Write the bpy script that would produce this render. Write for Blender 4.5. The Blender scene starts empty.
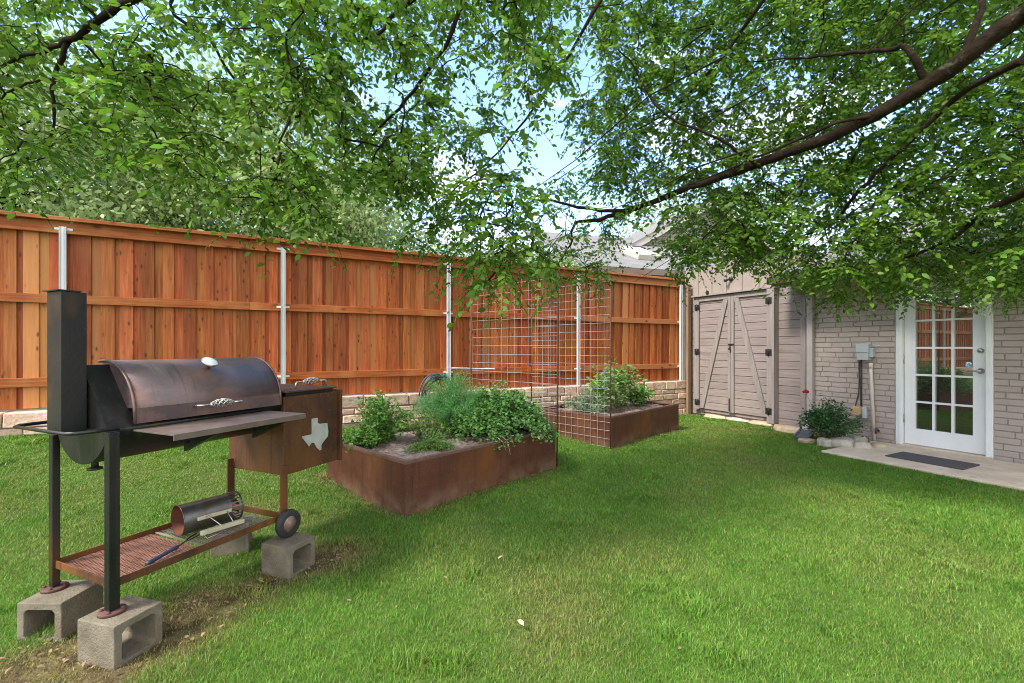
import bpy, bmesh, math, random
import numpy as np
from mathutils import Vector, Matrix
random.seed(7); rng = np.random.default_rng(7)
R = math.radians
S = bpy.context.scene
COL = S.collection
H, F, HZ = 1.25, 455.0, 348.0          # eye height, focal length in pixels, horizon row

# ------------------------------------------------------------------ helpers
def at(px, py, Y):
    return Vector(((px - 512) / F * Y, Y, H - (py - HZ) / F * Y))

def tag(o, label=None, cat=None, group=None, kind=None):
    if label: o['label'] = label
    if cat: o['category'] = cat
    if group: o['group'] = group
    if kind: o['kind'] = kind
    return o

def thing(name, label, cat, loc=(0, 0, 0), rz=0.0, group=None):
    o = bpy.data.objects.new(name, None); COL.objects.link(o)
    o.empty_display_size = .1
    o.location = loc; o.rotation_euler = (0, 0, rz)
    return tag(o, label, cat, group)

def tmat(o):
    return Matrix.Translation(o.location) @ o.rotation_euler.to_matrix().to_4x4()

def copy_tree(o, parent=None):
    c = o.copy(); COL.objects.link(c)
    if parent: c.parent = parent
    for ch in [k for k in S.objects if k.parent == o]:
        copy_tree(ch, c)
    return c

def np_mesh(name, verts, loops, totals, mat, parent=None, smooth=False, attr=None):
    me = bpy.data.meshes.new(name)
    verts = np.asarray(verts, np.float32).reshape(-1, 3)
    loops = np.asarray(loops, np.int32).ravel(); totals = np.asarray(totals, np.int32)
    me.vertices.add(len(verts)); me.vertices.foreach_set('co', verts.ravel())
    me.loops.add(len(loops)); me.loops.foreach_set('vertex_index', loops)
    me.polygons.add(len(totals))
    starts = np.concatenate(([0], np.cumsum(totals)[:-1])).astype(np.int32)
    me.polygons.foreach_set('loop_start', starts)
    me.polygons.foreach_set('loop_total', totals)
    if smooth: me.polygons.foreach_set('use_smooth', np.ones(len(totals), bool))
    if attr is not None:
        a = me.attributes.new('dry', 'FLOAT', 'POINT'); a.data.foreach_set('value', np.asarray(attr, np.float32))
    me.update(calc_edges=True); me.validate()
    if mat: me.materials.append(mat)
    o = bpy.data.objects.new(name, me); COL.objects.link(o)
    if parent: o.parent = parent
    return o

class MB:
    def __init__(s): s.v = []; s.f = []; s.sm = []
    def add(s, vs, fs, smooth=False):
        b = len(s.v); s.v += [Vector(v) for v in vs]
        s.f += [tuple(b + i for i in f) for f in fs]; s.sm += [smooth] * len(fs); return s
    def box(s, x0, x1, y0, y1, z0, z1, M=None):
        vs = [Vector((x, y, z)) for z in (z0, z1) for x, y in ((x0, y0), (x1, y0), (x1, y1), (x0, y1))]
        if M: vs = [M @ v for v in vs]
        return s.add(vs, [(3, 2, 1, 0), (4, 5, 6, 7), (0, 1, 5, 4), (1, 2, 6, 5), (2, 3, 7, 6), (3, 0, 4, 7)])
    def bar(s, a, b, w, h, up=(0, 0, 1)):
        a, b = Vector(a), Vector(b); d = (b - a); L = d.length; d.normalize()
        u = Vector(up); sx = d.cross(u)
        if sx.length < 1e-4: sx = d.cross(Vector((1, 0, 0)))
        sx.normalize(); uu = sx.cross(d)
        M = Matrix((( d.x, sx.x, uu.x, a.x), (d.y, sx.y, uu.y, a.y), (d.z, sx.z, uu.z, a.z), (0, 0, 0, 1)))
        return s.box(0, L, -w / 2, w / 2, -h / 2, h / 2, M)
    def tube(s, pts, r, n=8, cap=True, smooth=True):
        pts = [Vector(p) for p in pts]; m = len(pts)
        rs = r if isinstance(r, (list, tuple)) else [r] * m
        t0 = (pts[1] - pts[0]).normalized()
        ref = Vector((0, 0, 1)) if abs(t0.z) < .9 else Vector((1, 0, 0))
        nx = t0.cross(ref).normalized()
        vs = []
        for i in range(m):
            t = (pts[min(i + 1, m - 1)] - pts[max(i - 1, 0)])
            if t.length < 1e-9: t = t0
            t = t.normalized()
            nx = (nx - t * nx.dot(t))
            if nx.length < 1e-6: nx = t.orthogonal()
            nx.normalize(); ny = t.cross(nx)
            for k in range(n):
                a = 2 * math.pi * k / n
                vs.append(pts[i] + (nx * math.cos(a) + ny * math.sin(a)) * rs[i])
        fs = [(i * n + k, i * n + (k + 1) % n, (i + 1) * n + (k + 1) % n, (i + 1) * n + k) for i in range(m - 1) for k in range(n)]
        s.add(vs, fs, smooth)
        if cap:
            b = len(s.v) - len(vs)
            s.f.append(tuple(b + k for k in reversed(range(n)))); s.sm.append(False)
            s.f.append(tuple(b + (m - 1) * n + k for k in range(n))); s.sm.append(False)
        return s
    def prism(s, poly, ext, smooth=False):   # poly: 3-D points in a plane, ext: extrusion vector
        p = [Vector(q) for q in poly]; e = Vector(ext); n = len(p)
        vs = p + [q + e for q in p]
        fs = [tuple(reversed(range(n))), tuple(range(n, 2 * n))]
        s.add(vs, fs)
        b = len(s.v) - 2 * n
        for i in range(n):
            j = (i + 1) % n
            s.f.append((b + i, b + j, b + n + j, b + n + i)); s.sm.append(smooth)
        return s
    def lathe(s, prof, c, axis, n=24, smooth=True):   # prof: (distance along axis, radius)
        c = Vector(c); ax = Vector(axis).normalized(); nx = ax.orthogonal().normalized(); ny = ax.cross(nx)
        vs = []
        for d, r in prof:
            for k in range(n):
                a = 2 * math.pi * k / n
                vs.append(c + ax * d + (nx * math.cos(a) + ny * math.sin(a)) * max(r, 1e-4))
        m = len(prof)
        return s.add(vs, [(i * n + k, i * n + (k + 1) % n, (i + 1) * n + (k + 1) % n, (i + 1) * n + k) for i in range(m - 1) for k in range(n)], smooth)
    def ring(s, o, i, y0, y1, ax='y'):     # rectangular frame: outer and inner (a0, a1, b0, b1) extruded along one axis
        def P(r, y):
            q = [(r[0], r[2]), (r[1], r[2]), (r[1], r[3]), (r[0], r[3])]
            return [(a, y, b) if ax == 'y' else (a, b, y) for a, b in q]
        vs = P(o, y0) + P(i, y0) + P(o, y1) + P(i, y1); fs = []
        for k in range(4):
            j = (k + 1) % 4
            fs += [(k, j, 4 + j, 4 + k), (8 + j, 8 + k, 12 + k, 12 + j), (j, k, 8 + k, 8 + j), (4 + k, 4 + j, 12 + j, 12 + k)]
        return s.add(vs, fs if ax == 'y' else [tuple(reversed(f)) for f in fs])
    def build(s, name, mat, parent=None, world=False, bevel=0, seg=2, weld=False):
        me = bpy.data.meshes.new(name)
        vs = s.v
        if world and parent:
            p = parent; M = tmat(p)
            while p.parent: p = p.parent; M = tmat(p) @ M
            Mi = M.inverted(); vs = [Mi @ v for v in vs]
        me.from_pydata([tuple(v) for v in vs], [], s.f)
        me.polygons.foreach_set('use_smooth', s.sm)
        if weld:
            bm = bmesh.new(); bm.from_mesh(me); bmesh.ops.remove_doubles(bm, verts=bm.verts, dist=1e-5); bmesh.ops.recalc_face_normals(bm, faces=bm.faces); bm.to_mesh(me); bm.free()
        me.update()
        me.materials.append(mat)
        o = bpy.data.objects.new(name, me); COL.objects.link(o)
        if parent: o.parent = parent
        if bevel:
            b = o.modifiers.new('bevel', 'BEVEL'); b.width = bevel; b.segments = seg; b.limit_method = 'ANGLE'; b.angle_limit = R(40)
        return o

# ------------------------------------------------------------------ materials
def mk(name):
    m = bpy.data.materials.new(name); m.use_nodes = True
    nt = m.node_tree; b = nt.nodes['Principled BSDF']
    return m, nt, b
def ND(nt, t, **kw):
    n = nt.nodes.new(t)
    for k, v in kw.items(): setattr(n, k, v)
    return n
def coords(nt, stretch=(1, 1, 1), island=False, kind='Object'):
    tc = ND(nt, 'ShaderNodeTexCoord'); src = tc.outputs[kind]
    if island:
        g = ND(nt, 'ShaderNodeNewGeometry'); mu = ND(nt, 'ShaderNodeMath', operation='MULTIPLY'); mu.inputs[1].default_value = 37.0
        nt.links.new(g.outputs['Random Per Island'], mu.inputs[0])
        va = ND(nt, 'ShaderNodeVectorMath', operation='ADD'); nt.links.new(src, va.inputs[0]); nt.links.new(mu.outputs[0], va.inputs[1]); src = va.outputs[0]
    mp = ND(nt, 'ShaderNodeMapping'); mp.inputs['Scale'].default_value = stretch
    nt.links.new(src, mp.inputs['Vector']); return mp.outputs[0]
def noise(nt, vec, scale, detail=6, rough=.6):
    n = ND(nt, 'ShaderNodeTexNoise'); n.inputs['Scale'].default_value = scale; n.inputs['Detail'].default_value = detail; n.inputs['Roughness'].default_value = rough
    nt.links.new(vec, n.inputs['Vector']); return n.outputs['Fac']
def ramp(nt, fac, stops):
    r = ND(nt, 'ShaderNodeValToRGB'); cr = r.color_ramp
    while len(cr.elements) < len(stops): cr.elements.new(.5)
    for e, (p, c) in zip(cr.elements, stops):
        e.position = p; e.color = (*c, 1) if len(c) == 3 else c
    nt.links.new(fac, r.inputs[0]); return r.outputs[0]
def mixc(nt, fac, a, b, blend='MIX'):
    m = ND(nt, 'ShaderNodeMix', data_type='RGBA', blend_type=blend)
    for sk, v in ((m.inputs[0], fac), (m.inputs[6], a), (m.inputs[7], b)):
        if hasattr(v, 'is_linked') or hasattr(v, 'links'): nt.links.new(v, sk)
        elif isinstance(v, (tuple, list)): sk.default_value = (*v, 1)
        else: sk.default_value = v
    return m.outputs[2]
def islandval(nt, col, amt, hue=0.0):
    g = ND(nt, 'ShaderNodeNewGeometry'); mr = ND(nt, 'ShaderNodeMapRange'); mr.inputs[3].default_value = 1 - amt; mr.inputs[4].default_value = 1 + amt
    nt.links.new(g.outputs['Random Per Island'], mr.inputs[0])
    h = ND(nt, 'ShaderNodeHueSaturation'); nt.links.new(col, h.inputs['Color']); nt.links.new(mr.outputs[0], h.inputs['Value'])
    if hue:
        m2 = ND(nt, 'ShaderNodeMath', operation='MULTIPLY'); m2.inputs[1].default_value = 17.31; nt.links.new(g.outputs['Random Per Island'], m2.inputs[0])
        m3 = ND(nt, 'ShaderNodeMath', operation='FRACT'); nt.links.new(m2.outputs[0], m3.inputs[0])
        mr2 = ND(nt, 'ShaderNodeMapRange'); mr2.inputs[3].default_value = .5 - hue; mr2.inputs[4].default_value = .5 + hue
        nt.links.new(m3.outputs[0], mr2.inputs[0]); nt.links.new(mr2.outputs[0], h.inputs['Hue'])
    return h.outputs[0]
def M(name, stops, scale=5, stretch=(1, 1, 1), detail=6, rough=.7, bump=0, bscale=None, metal=0, island=0, ihue=0, layers=(), spec=.5, rvar=0):
    m, nt, b = mk(name)
    v = coords(nt, stretch, island > 0)
    f = noise(nt, v, scale, detail)
    c = ramp(nt, f, stops) if len(stops) > 1 else None
    if c is None:
        rg = ND(nt, 'ShaderNodeRGB'); rg.outputs[0].default_value = (*stops[0][1], 1); c = rg.outputs[0]
    for (sc, st, lo, hi, colr) in layers:
        vv = coords(nt, st, island > 0); ff = noise(nt, vv, sc, 5)
        mr = ND(nt, 'ShaderNodeMapRange'); mr.inputs[1].default_value = lo; mr.inputs[2].default_value = hi; nt.links.new(ff, mr.inputs[0])
        c = mixc(nt, mr.outputs[0], c, colr)
    if island: c = islandval(nt, c, island, ihue)
    nt.links.new(c, b.inputs['Base Color'])
    b.inputs['Roughness'].default_value = rough; b.inputs['Metallic'].default_value = metal
    b.inputs['Specular IOR Level'].default_value = spec
    if rvar:
        mr = ND(nt, 'ShaderNodeMapRange'); mr.inputs[3].default_value = rough - rvar; mr.inputs[4].default_value = rough + rvar
        nt.links.new(f, mr.inputs[0]); nt.links.new(mr.outputs[0], b.inputs['Roughness'])
    if bump:
        bp = ND(nt, 'ShaderNodeBump'); bp.inputs['Strength'].default_value = 1.0; bp.inputs['Distance'].default_value = bump
        nt.links.new(noise(nt, v, bscale or scale * 4, 6), bp.inputs['Height']); nt.links.new(bp.outputs[0], b.inputs['Normal'])
    return m
def leaf_mat(name, c, c2, amt=.3, hue=.02, trans=.4, rough=.45, attr=False, dry=(.35, .26, .09)):
    m, nt, b = mk(name)
    v = coords(nt); f = noise(nt, v, 1.6, 3)
    col = ramp(nt, f, [(.3, c), (.7, c2)])
    if attr:
        a = ND(nt, 'ShaderNodeAttribute', attribute_name='dry'); col = mixc(nt, a.outputs['Fac'], col, dry)
    col = islandval(nt, col, amt, hue)
    nt.links.new(col, b.inputs['Base Color']); b.inputs['Roughness'].default_value = rough; b.inputs['Specular IOR Level'].default_value = .35
    t = ND(nt, 'ShaderNodeBsdfTranslucent'); nt.links.new(col, t.inputs['Color'])
    mx = ND(nt, 'ShaderNodeMixShader'); mx.inputs[0].default_value = trans
    nt.links.new(b.outputs[0], mx.inputs[1]); nt.links.new(t.outputs[0], mx.inputs[2])
    nt.links.new(mx.outputs[0], nt.nodes['Material Output'].inputs['Surface'])
    return m

mt = {}
def cedar(name, horiz=False, amt=.24):
    m, nt, b = mk(name)
    st = (1.2, 22, 22) if horiz else (22, 22, 1.2)
    v = coords(nt, st, True)
    f = noise(nt, v, 2.2, 7, .65)
    c = ramp(nt, f, [(.25, (.17, .035, .008)), (.5, (.33, .078, .017)), (.72, (.47, .142, .036))])
    v2 = coords(nt, (4, 8, 8) if horiz else (14, 14, 6.0), True)
    vo = ND(nt, 'ShaderNodeTexVoronoi'); vo.inputs['Scale'].default_value = 1.0; nt.links.new(v2, vo.inputs['Vector'])
    kr = ramp(nt, vo.outputs['Distance'], [(.06, (1, 1, 1)), (.20, (0, 0, 0))])
    c = mixc(nt, kr, c, (.075, .022, .008))
    v3 = coords(nt, (.9, .9, .25), True); big = noise(nt, v3, 3, 3)
    c = mixc(nt, ramp(nt, big, [(.5, (0, 0, 0)), (.75, (.55, .55, .55))]), c, (.47, .19, .065))
    gi = ND(nt, 'ShaderNodeNewGeometry'); fr_ = ND(nt, 'ShaderNodeMath', operation='FRACT'); m5 = ND(nt, 'ShaderNodeMath', operation='MULTIPLY'); m5.inputs[1].default_value = 53.7
    nt.links.new(gi.outputs['Random Per Island'], m5.inputs[0]); nt.links.new(m5.outputs[0], fr_.inputs[0])
    c = mixc(nt, ramp(nt, fr_.outputs[0], [(.80, (0, 0, 0)), (.88, (.5, .5, .5))]), c, mixc(nt, kr, (.56, .27, .095), (.16, .05, .02)))
    c = islandval(nt, c, amt * 1.15, .007)
    nt.links.new(c, b.inputs['Base Color']); b.inputs['Roughness'].default_value = .62; b.inputs['Specular IOR Level'].default_value = .3
    bp = ND(nt, 'ShaderNodeBump'); bp.inputs['Distance'].default_value = .0015; nt.links.new(f, bp.inputs['Height']); nt.links.new(bp.outputs[0], b.inputs['Normal'])
    return m
mt['cedar'] = cedar('cedar_board'); mt['cedar_rail'] = cedar('cedar_rail', True, .14)
mt['galv'] = M('galvanized_steel', [(.3, (.62, .63, .65)), (.7, (.72, .73, .75))], 3, rough=.55, metal=.1, spec=.5)
mt['stone'] = M('limestone', [(.25, (.40, .255, .175)), (.5, (.60, .42, .30)), (.75, (.68, .54, .42))], 7, rough=.9, bump=.012, bscale=18, island=.22, ihue=.012, layers=[(26, (1, 1, 1), .55, .75, (.30, .21, .15))])
mt['mortar'] = M('stone_mortar', [(.3, (.22, .18, .14)), (.7, (.34, .28, .23))], 20, rough=.95, bump=.005)
PAINT = [(.3, (.375, .305, .275)), (.7, (.44, .365, .33))]
mt['brick'] = M('painted_brick', PAINT, 6, rough=.72, bump=.004, bscale=60, island=.06, layers=[(3, (1, 1, .6), .62, .85, (.25, .205, .185))])
mt['brickm'] = M('painted_mortar', [(.3, (.29, .235, .21)), (.7, (.36, .295, .265))], 20, rough=.85, bump=.004)
mt['plank'] = M('painted_plank', [(.25, (.175, .137, .127)), (.5, (.245, .195, .182)), (.75, (.295, .242, .227))], 2.4, (1.2, 20, 20), 7, rough=.75, bump=.002, island=.08)
mt['trim'] = M('painted_trim_wood', [(.25, (.18, .15, .137)), (.7, (.30, .255, .237))], 2, (14, 14, 1.0), 7, rough=.72, bump=.0015, island=.08)
mt['batten'] = M('painted_batten_siding', [(.3, (.25, .20, .17)), (.7, (.31, .255, .215))], 5, rough=.75, island=.04)
mt['greywood'] = M('weathered_post_wood', [(.25, (.15, .085, .05)), (.7, (.28, .175, .105))], 2, (16, 16, 1), 7, rough=.8, bump=.002)
mt['white'] = M('white_door_paint', [(.3, (.74, .74, .75)), (.7, (.80, .80, .81))], 5, rough=.38)
mt['downspout'] = M('downspout_paint', [(.3, (.34, .295, .28)), (.7, (.41, .36, .345))], 8, rough=.5)
mt['fascia'] = M('brown_fascia_paint', [(.3, (.13, .088, .066)), (.7, (.19, .132, .10))], 6, rough=.6)
mt['paletrim'] = M('pale_trim_paint', [(.3, (.40, .36, .31)), (.7, (.48, .44, .39))], 6, rough=.6)
mt['lap'] = M('lap_siding_paint', [(.3, (.24, .20, .17)), (.7, (.30, .25, .215))], 6, rough=.7)
mt['blackiron'] = M('black_hardware', [(.3, (.012, .012, .013)), (.7, (.03, .03, .032))], 30, rough=.5, metal=.3)
mt['nickel'] = M('brushed_nickel', [(.3, (.42, .40, .38)), (.7, (.52, .50, .47))], 30, rough=.3, metal=1)
mt['greybox'] = M('grey_utility_plastic', [(.3, (.40, .43, .46)), (.7, (.48, .51, .54))], 12, rough=.5)
mt['pvc'] = M('pale_conduit_paint', [(.3, (.60, .54, .50)), (.7, (.68, .62, .57))], 12, rough=.45)
mt['blackcable'] = M('dark_cable', [(.3, (.03, .025, .022)), (.7, (.06, .05, .045))], 12, rough=.6)
mt['tanbox'] = M('tan_valve_box', [(.3, (.42, .26, .14)), (.7, (.55, .36, .21))], 12, rough=.6)
mt['concrete'] = M('patio_concrete', [(.25, (.46, .36, .25)), (.5, (.60, .48, .35)), (.75, (.68, .58, .45))], 3.5, rough=.9, bump=.002, bscale=90, layers=[(9, (1, 1, 1), .56, .78, (.38, .27, .17))])
mt['mat'] = M('charcoal_door_mat', [(.35, (.045, .040, .042)), (.65, (.12, .105, .105))], 120, rough=.95, bump=.006, bscale=200)
mt['block'] = M('concrete_block', [(.25, (.105, .086, .055)), (.5, (.18, .153, .108)), (.75, (.27, .235, .175))], 9, rough=.95, bump=.007, bscale=110, layers=[(5, (1, 1, 1), .5, .72, (.125, .095, .055)), (70, (1, 1, 1), .6, .7, (.09, .075, .055))])
mt['rock'] = M('pale_rock', [(.25, (.26, .225, .18)), (.5, (.42, .38, .32)), (.75, (.56, .52, .46))], 7, rough=.9, bump=.012, bscale=20, layers=[(11, (1, 1, 1), .58, .72, (.30, .21, .13))])
mt['rocktan'] = M('tan_rock', [(.25, (.34, .23, .13)), (.5, (.50, .37, .24)), (.75, (.62, .52, .40))], 7, rough=.9, bump=.012, bscale=20)
mt['splash'] = M('dark_splash_block', [(.3, (.07, .075, .08)), (.7, (.12, .125, .13))], 12, rough=.85)
RST = [(.22, (.022, .010, .007)), (.45, (.060, .022, .011)), (.62, (.105, .040, .016)), (.8, (.15, .063, .024))]
def corten_mat():
    m, nt, b = mk('rusted_steel_planter')
    v = coords(nt)
    c = ramp(nt, noise(nt, v, 3.2, 9, .65), [(.25, (.052, .016, .009)), (.5, (.095, .031, .016)), (.75, (.145, .055, .028))])
    c = mixc(nt, ramp(nt, noise(nt, coords(nt, (26, 26, 1.3)), 1.0, 5), [(.50, (0, 0, 0)), (.72, (.7, .7, .7))]), c, (.045, .016, .010))
    c = mixc(nt, ramp(nt, noise(nt, coords(nt, (1, 1, .5)), 1.9, 4), [(.52, (0, 0, 0)), (.72, (.75, .75, .75))]), c, (.17, .062, .014))
    c = mixc(nt, ramp(nt, noise(nt, v, 75, 4, .7), [(.58, (0, 0, 0)), (.70, (.7, .7, .7))]), c, (.19, .105, .070))
    sx = ND(nt, 'ShaderNodeSeparateXYZ'); tc = ND(nt, 'ShaderNodeTexCoord'); nt.links.new(tc.outputs['Object'], sx.inputs[0])
    mr = ND(nt, 'ShaderNodeMapRange'); mr.inputs[1].default_value = .17; mr.inputs[2].default_value = .0; nt.links.new(sx.outputs[2], mr.inputs[0])
    mu = ND(nt, 'ShaderNodeMath', operation='MULTIPLY'); nt.links.new(mr.outputs[0], mu.inputs[0]); nt.links.new(ramp(nt, noise(nt, v, 7, 7, .7), [(.38, (0, 0, 0)), (.62, (.8, .8, .8))]), mu.inputs[1])
    c = mixc(nt, mu.outputs[0], c, (.20, .135, .085))       # soil splashed up from the lawn
    nt.links.new(c, b.inputs['Base Color']); b.inputs['Roughness'].default_value = .6; b.inputs['Specular IOR Level'].default_value = .35
    bp = ND(nt, 'ShaderNodeBump'); bp.inputs['Distance'].default_value = .0015; nt.links.new(noise(nt, v, 60, 6), bp.inputs['Height']); nt.links.new(bp.outputs[0], b.inputs['Normal'])
    return m
mt['corten'] = corten_mat()
mt['cortenedge'] = M('rusted_steel_rim', [(.25, (.085, .038, .026)), (.7, (.17, .088, .065))], 9, rough=.55, bump=.001)
mt['rust'] = M('rusted_firebox_steel', RST, 4.5, (1, 1, .8), 9, rough=.55, bump=.0012, bscale=60, metal=.15, layers=[(2.2, (1, 1, .6), .46, .72, (.19, .072, .016)), (1.0, (26, 26, 1.2), .55, .72, (.055, .020, .009)), (60, (1, 1, 1), .6, .78, (.20, .095, .045))])
mt['rustlight'] = M('rusted_tray_steel', [(.25, (.16, .065, .042)), (.5, (.27, .125, .085)), (.75, (.38, .21, .16))], 9, rough=.8, bump=.001)
mt['traywire'] = M('worn_tray_mesh_steel', [(.3, (.16, .10, .075)), (.55, (.27, .23, .19)), (.75, (.36, .33, .30))], 6, rough=.65, metal=.2)
mt['blacksteel'] = M('black_smoker_steel', [(.3, (.0055, .0060, .0066)), (.6, (.012, .012, .0125)), (.8, (.026, .020, .016))], 5, (1, 1, .7), 8, rough=.36, bump=.0010, bscale=60, rvar=.14, spec=.38, layers=[(1.0, (28, 28, 1.3), .54, .74, (.030, .024, .021)), (3.4, (1, 1, .7), .56, .74, (.075, .034, .011)), (40, (1, 1, .5), .64, .74, (.05, .025, .012))])
mt['lid'] = M('heat_worn_lid_steel', [(.25, (.060, .053, .062)), (.5, (.115, .078, .074)), (.75, (.21, .125, .105))], 3.0, (1, 1.3, 1.3), 9, rough=.43, bump=.0012, bscale=60, metal=.4, rvar=.14,
              layers=[(1.0, (22, 3, 3), .56, .75, (.04, .032, .036)), (4.2, (.6, 1, 1), .46, .66, (.25, .135, .11)), (48, (1, 1, 1), .64, .78, (.022, .016, .016))])
mt['shelf'] = M('rust_stained_shelf_steel', [(.3, (.10, .066, .057)), (.7, (.20, .150, .135))], 6, rough=.42, metal=.35, rvar=.1, bump=.0008)
mt['chrome'] = M('dull_bright_steel', [(.3, (.48, .46, .44)), (.7, (.66, .65, .63))], 20, rough=.3, metal=.9)
mt['pewter'] = M('pale_cut_steel', [(.3, (.40, .41, .39)), (.7, (.54, .55, .52))], 14, rough=.5, metal=.25)
mt['rubber'] = M('black_rubber', [(.3, (.014, .014, .015)), (.7, (.035, .034, .034))], 30, rough=.7)
mt['hub'] = M('rusty_hub', [(.3, (.16, .085, .06)), (.7, (.36, .28, .24))], 20, rough=.5, metal=.4)
mt['starter'] = M('scorched_zinc', [(.25, (.035, .028, .032)), (.5, (.10, .085, .055)), (.7, (.20, .185, .20))], 5, (1, 1, 1), 8, rough=.33, metal=.7, rvar=.1)
mt['starterin'] = M('rusty_starter_inside', [(.3, (.060, .018, .010)), (.7, (.20, .065, .032))], 8, rough=.8)
mt['palewood'] = M('bleached_wood_grip', [(.3, (.40, .34, .22)), (.7, (.56, .50, .36))], 4, (3, 12, 12), rough=.7)
mt['blue'] = M('navy_tool_grip', [(.3, (.012, .022, .055)), (.7, (.03, .045, .095))], 12, rough=.45)
mt['soil'] = M('garden_soil', [(.25, (.12, .08, .058)), (.5, (.23, .165, .13)), (.75, (.38, .30, .25))], 22, rough=.95, bump=.02, bscale=50)
mt['mulch'] = M('wood_mulch', [(.3, (.18, .13, .10)), (.7, (.42, .34, .29))], 12, rough=.95, island=.4)
mt['wire'] = M('trellis_wire', [(.3, (.36, .33, .32)), (.7, (.56, .53, .52))], 12, rough=.45, metal=.5)
mt['rod'] = M('rusted_rod', [(.3, (.055, .022, .015)), (.7, (.12, .05, .035))], 18, rough=.75)
mt['hose'] = M('dark_hose', [(.3, (.022, .025, .035)), (.7, (.055, .058, .072))], 9, rough=.5, island=.3)
mt['bark'] = M('tree_bark', [(.25, (.009, .0055, .003)), (.5, (.022, .0135, .0075)), (.75, (.048, .031, .018))], 9, (1, 1, 1), 8, spec=.15, rough=.95, bump=.02, bscale=26, layers=[(14, (1, 1, 1), .62, .75, (.085, .090, .045))])
mt['stem'] = M('green_stem', [(.3, (.06, .11, .025)), (.7, (.12, .19, .05))], 12, rough=.6)
mt['woody'] = M('woody_stem', [(.3, (.08, .055, .03)), (.7, (.15, .11, .07))], 12, rough=.8)
mt['shingle'] = None
mt['leaf'] = leaf_mat('tree_leaf', (.090, .195, .016), (.140, .262, .031), .45, .020, .52)
mt['bgleaf'] = leaf_mat('pale_tree_leaf', (.27, .36, .12), (.37, .46, .19), .34, .014, .40)
mt['bgleaf2'] = leaf_mat('far_tree_leaf', (.32, .39, .19), (.42, .48, .28), .28, .012, .40)
mt['parsley'] = leaf_mat('parsley_leaf', (.10, .235, .045), (.17, .335, .085), .4, .012, .3, .38)
mt['herb'] = leaf_mat('bright_herb_leaf', (.10, .235, .035), (.16, .31, .06), .35, .016, .35)
mt['dill'] = leaf_mat('feathery_leaf', (.09, .27, .070), (.15, .36, .105), .35, .012, .35)
mt['thyme'] = leaf_mat('thyme_leaf', (.12, .23, .035), (.18, .29, .06), .35, .016, .3)
mt['sage'] = leaf_mat('grey_green_leaf', (.18, .26, .145), (.26, .35, .21), .3, .012, .3)
mt['tomato'] = leaf_mat('tomato_leaf', (.13, .25, .05), (.22, .34, .10), .35, .016, .35)
mt['rose'] = leaf_mat('rose_leaf', (.035, .11, .032), (.065, .165, .048), .4, .014, .25, .35)
mt['petal'] = leaf_mat('red_rose_petal', (.55, .015, .05), (.68, .03, .09), .25, .01, .3)
mt['grass'] = leaf_mat('lawn_grass', (.103, .245, .019), (.158, .325, .036), .40, .022, .42, .5, attr=True, dry=(.36, .29, .10))
mt['deadleaf'] = leaf_mat('fallen_leaf', (.50, .42, .24), (.60, .52, .33), .2, .01, .2)
mt['litter'] = leaf_mat('brown_litter', (.12, .075, .04), (.26, .19, .11), .6, .01, .1, .8)
mt['straw'] = M('dry_straw', [(.3, (.45, .38, .24)), (.7, (.6, .52, .36))], 9, rough=.8)

def ground_mat():
    m, nt, b = mk('lawn_soil')
    v = coords(nt)
    c = ramp(nt, noise(nt, v, 9, 8, .7), [(.3, (.035, .022, .013)), (.46, (.085, .058, .030)), (.6, (.16, .13, .055)), (.75, (.24, .20, .10))])
    g = ramp(nt, noise(nt, v, 3.2, 6), [(.35, (.060, .115, .018)), (.7, (.10, .16, .028))])
    a = ND(nt, 'ShaderNodeAttribute', attribute_name='dry')
    c = mixc(nt, a.outputs['Fac'], g, c)
    nt.links.new(c, b.inputs['Base Color']); b.inputs['Roughness'].default_value = .95; b.inputs['Specular IOR Level'].default_value = .2
    bp = ND(nt, 'ShaderNodeBump'); bp.inputs['Distance'].default_value = .02; nt.links.new(noise(nt, v, 40, 6), bp.inputs['Height']); nt.links.new(bp.outputs[0], b.inputs['Normal'])
    return m
mt['ground'] = ground_mat()
def shingle_mat():
    m, nt, b = mk('asphalt_shingle')
    tc = ND(nt, 'ShaderNodeUVMap'); br = ND(nt, 'ShaderNodeTexBrick')
    br.inputs['Scale'].default_value = 1.0; br.inputs['Brick Width'].default_value = .22; br.inputs['Row Height'].default_value = .13; br.inputs['Mortar Size'].default_value = .006
    br.inputs['Color1'].default_value = (.145, .136, .128, 1); br.inputs['Color2'].default_value = (.22, .207, .194, 1); br.inputs['Mortar'].default_value = (.20, .185, .175, 1)
    nt.links.new(tc.outputs[0], br.inputs['Vector'])
    c = mixc(nt, .35, br.outputs['Color'], ramp(nt, noise(nt, tc.outputs[0], 30, 5), [(.3, (.11, .10, .095)), (.7, (.27, .255, .24))]))
    nt.links.new(c, b.inputs['Base Color']); b.inputs['Roughness'].default_value = .92
    bp = ND(nt, 'ShaderNodeBump'); bp.inputs['Distance'].default_value = .01; nt.links.new(br.outputs['Fac'], bp.inputs['Height']); bp.invert = True; nt.links.new(bp.outputs[0], b.inputs['Normal'])
    return m
mt['shingle'] = shingle_mat()
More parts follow.
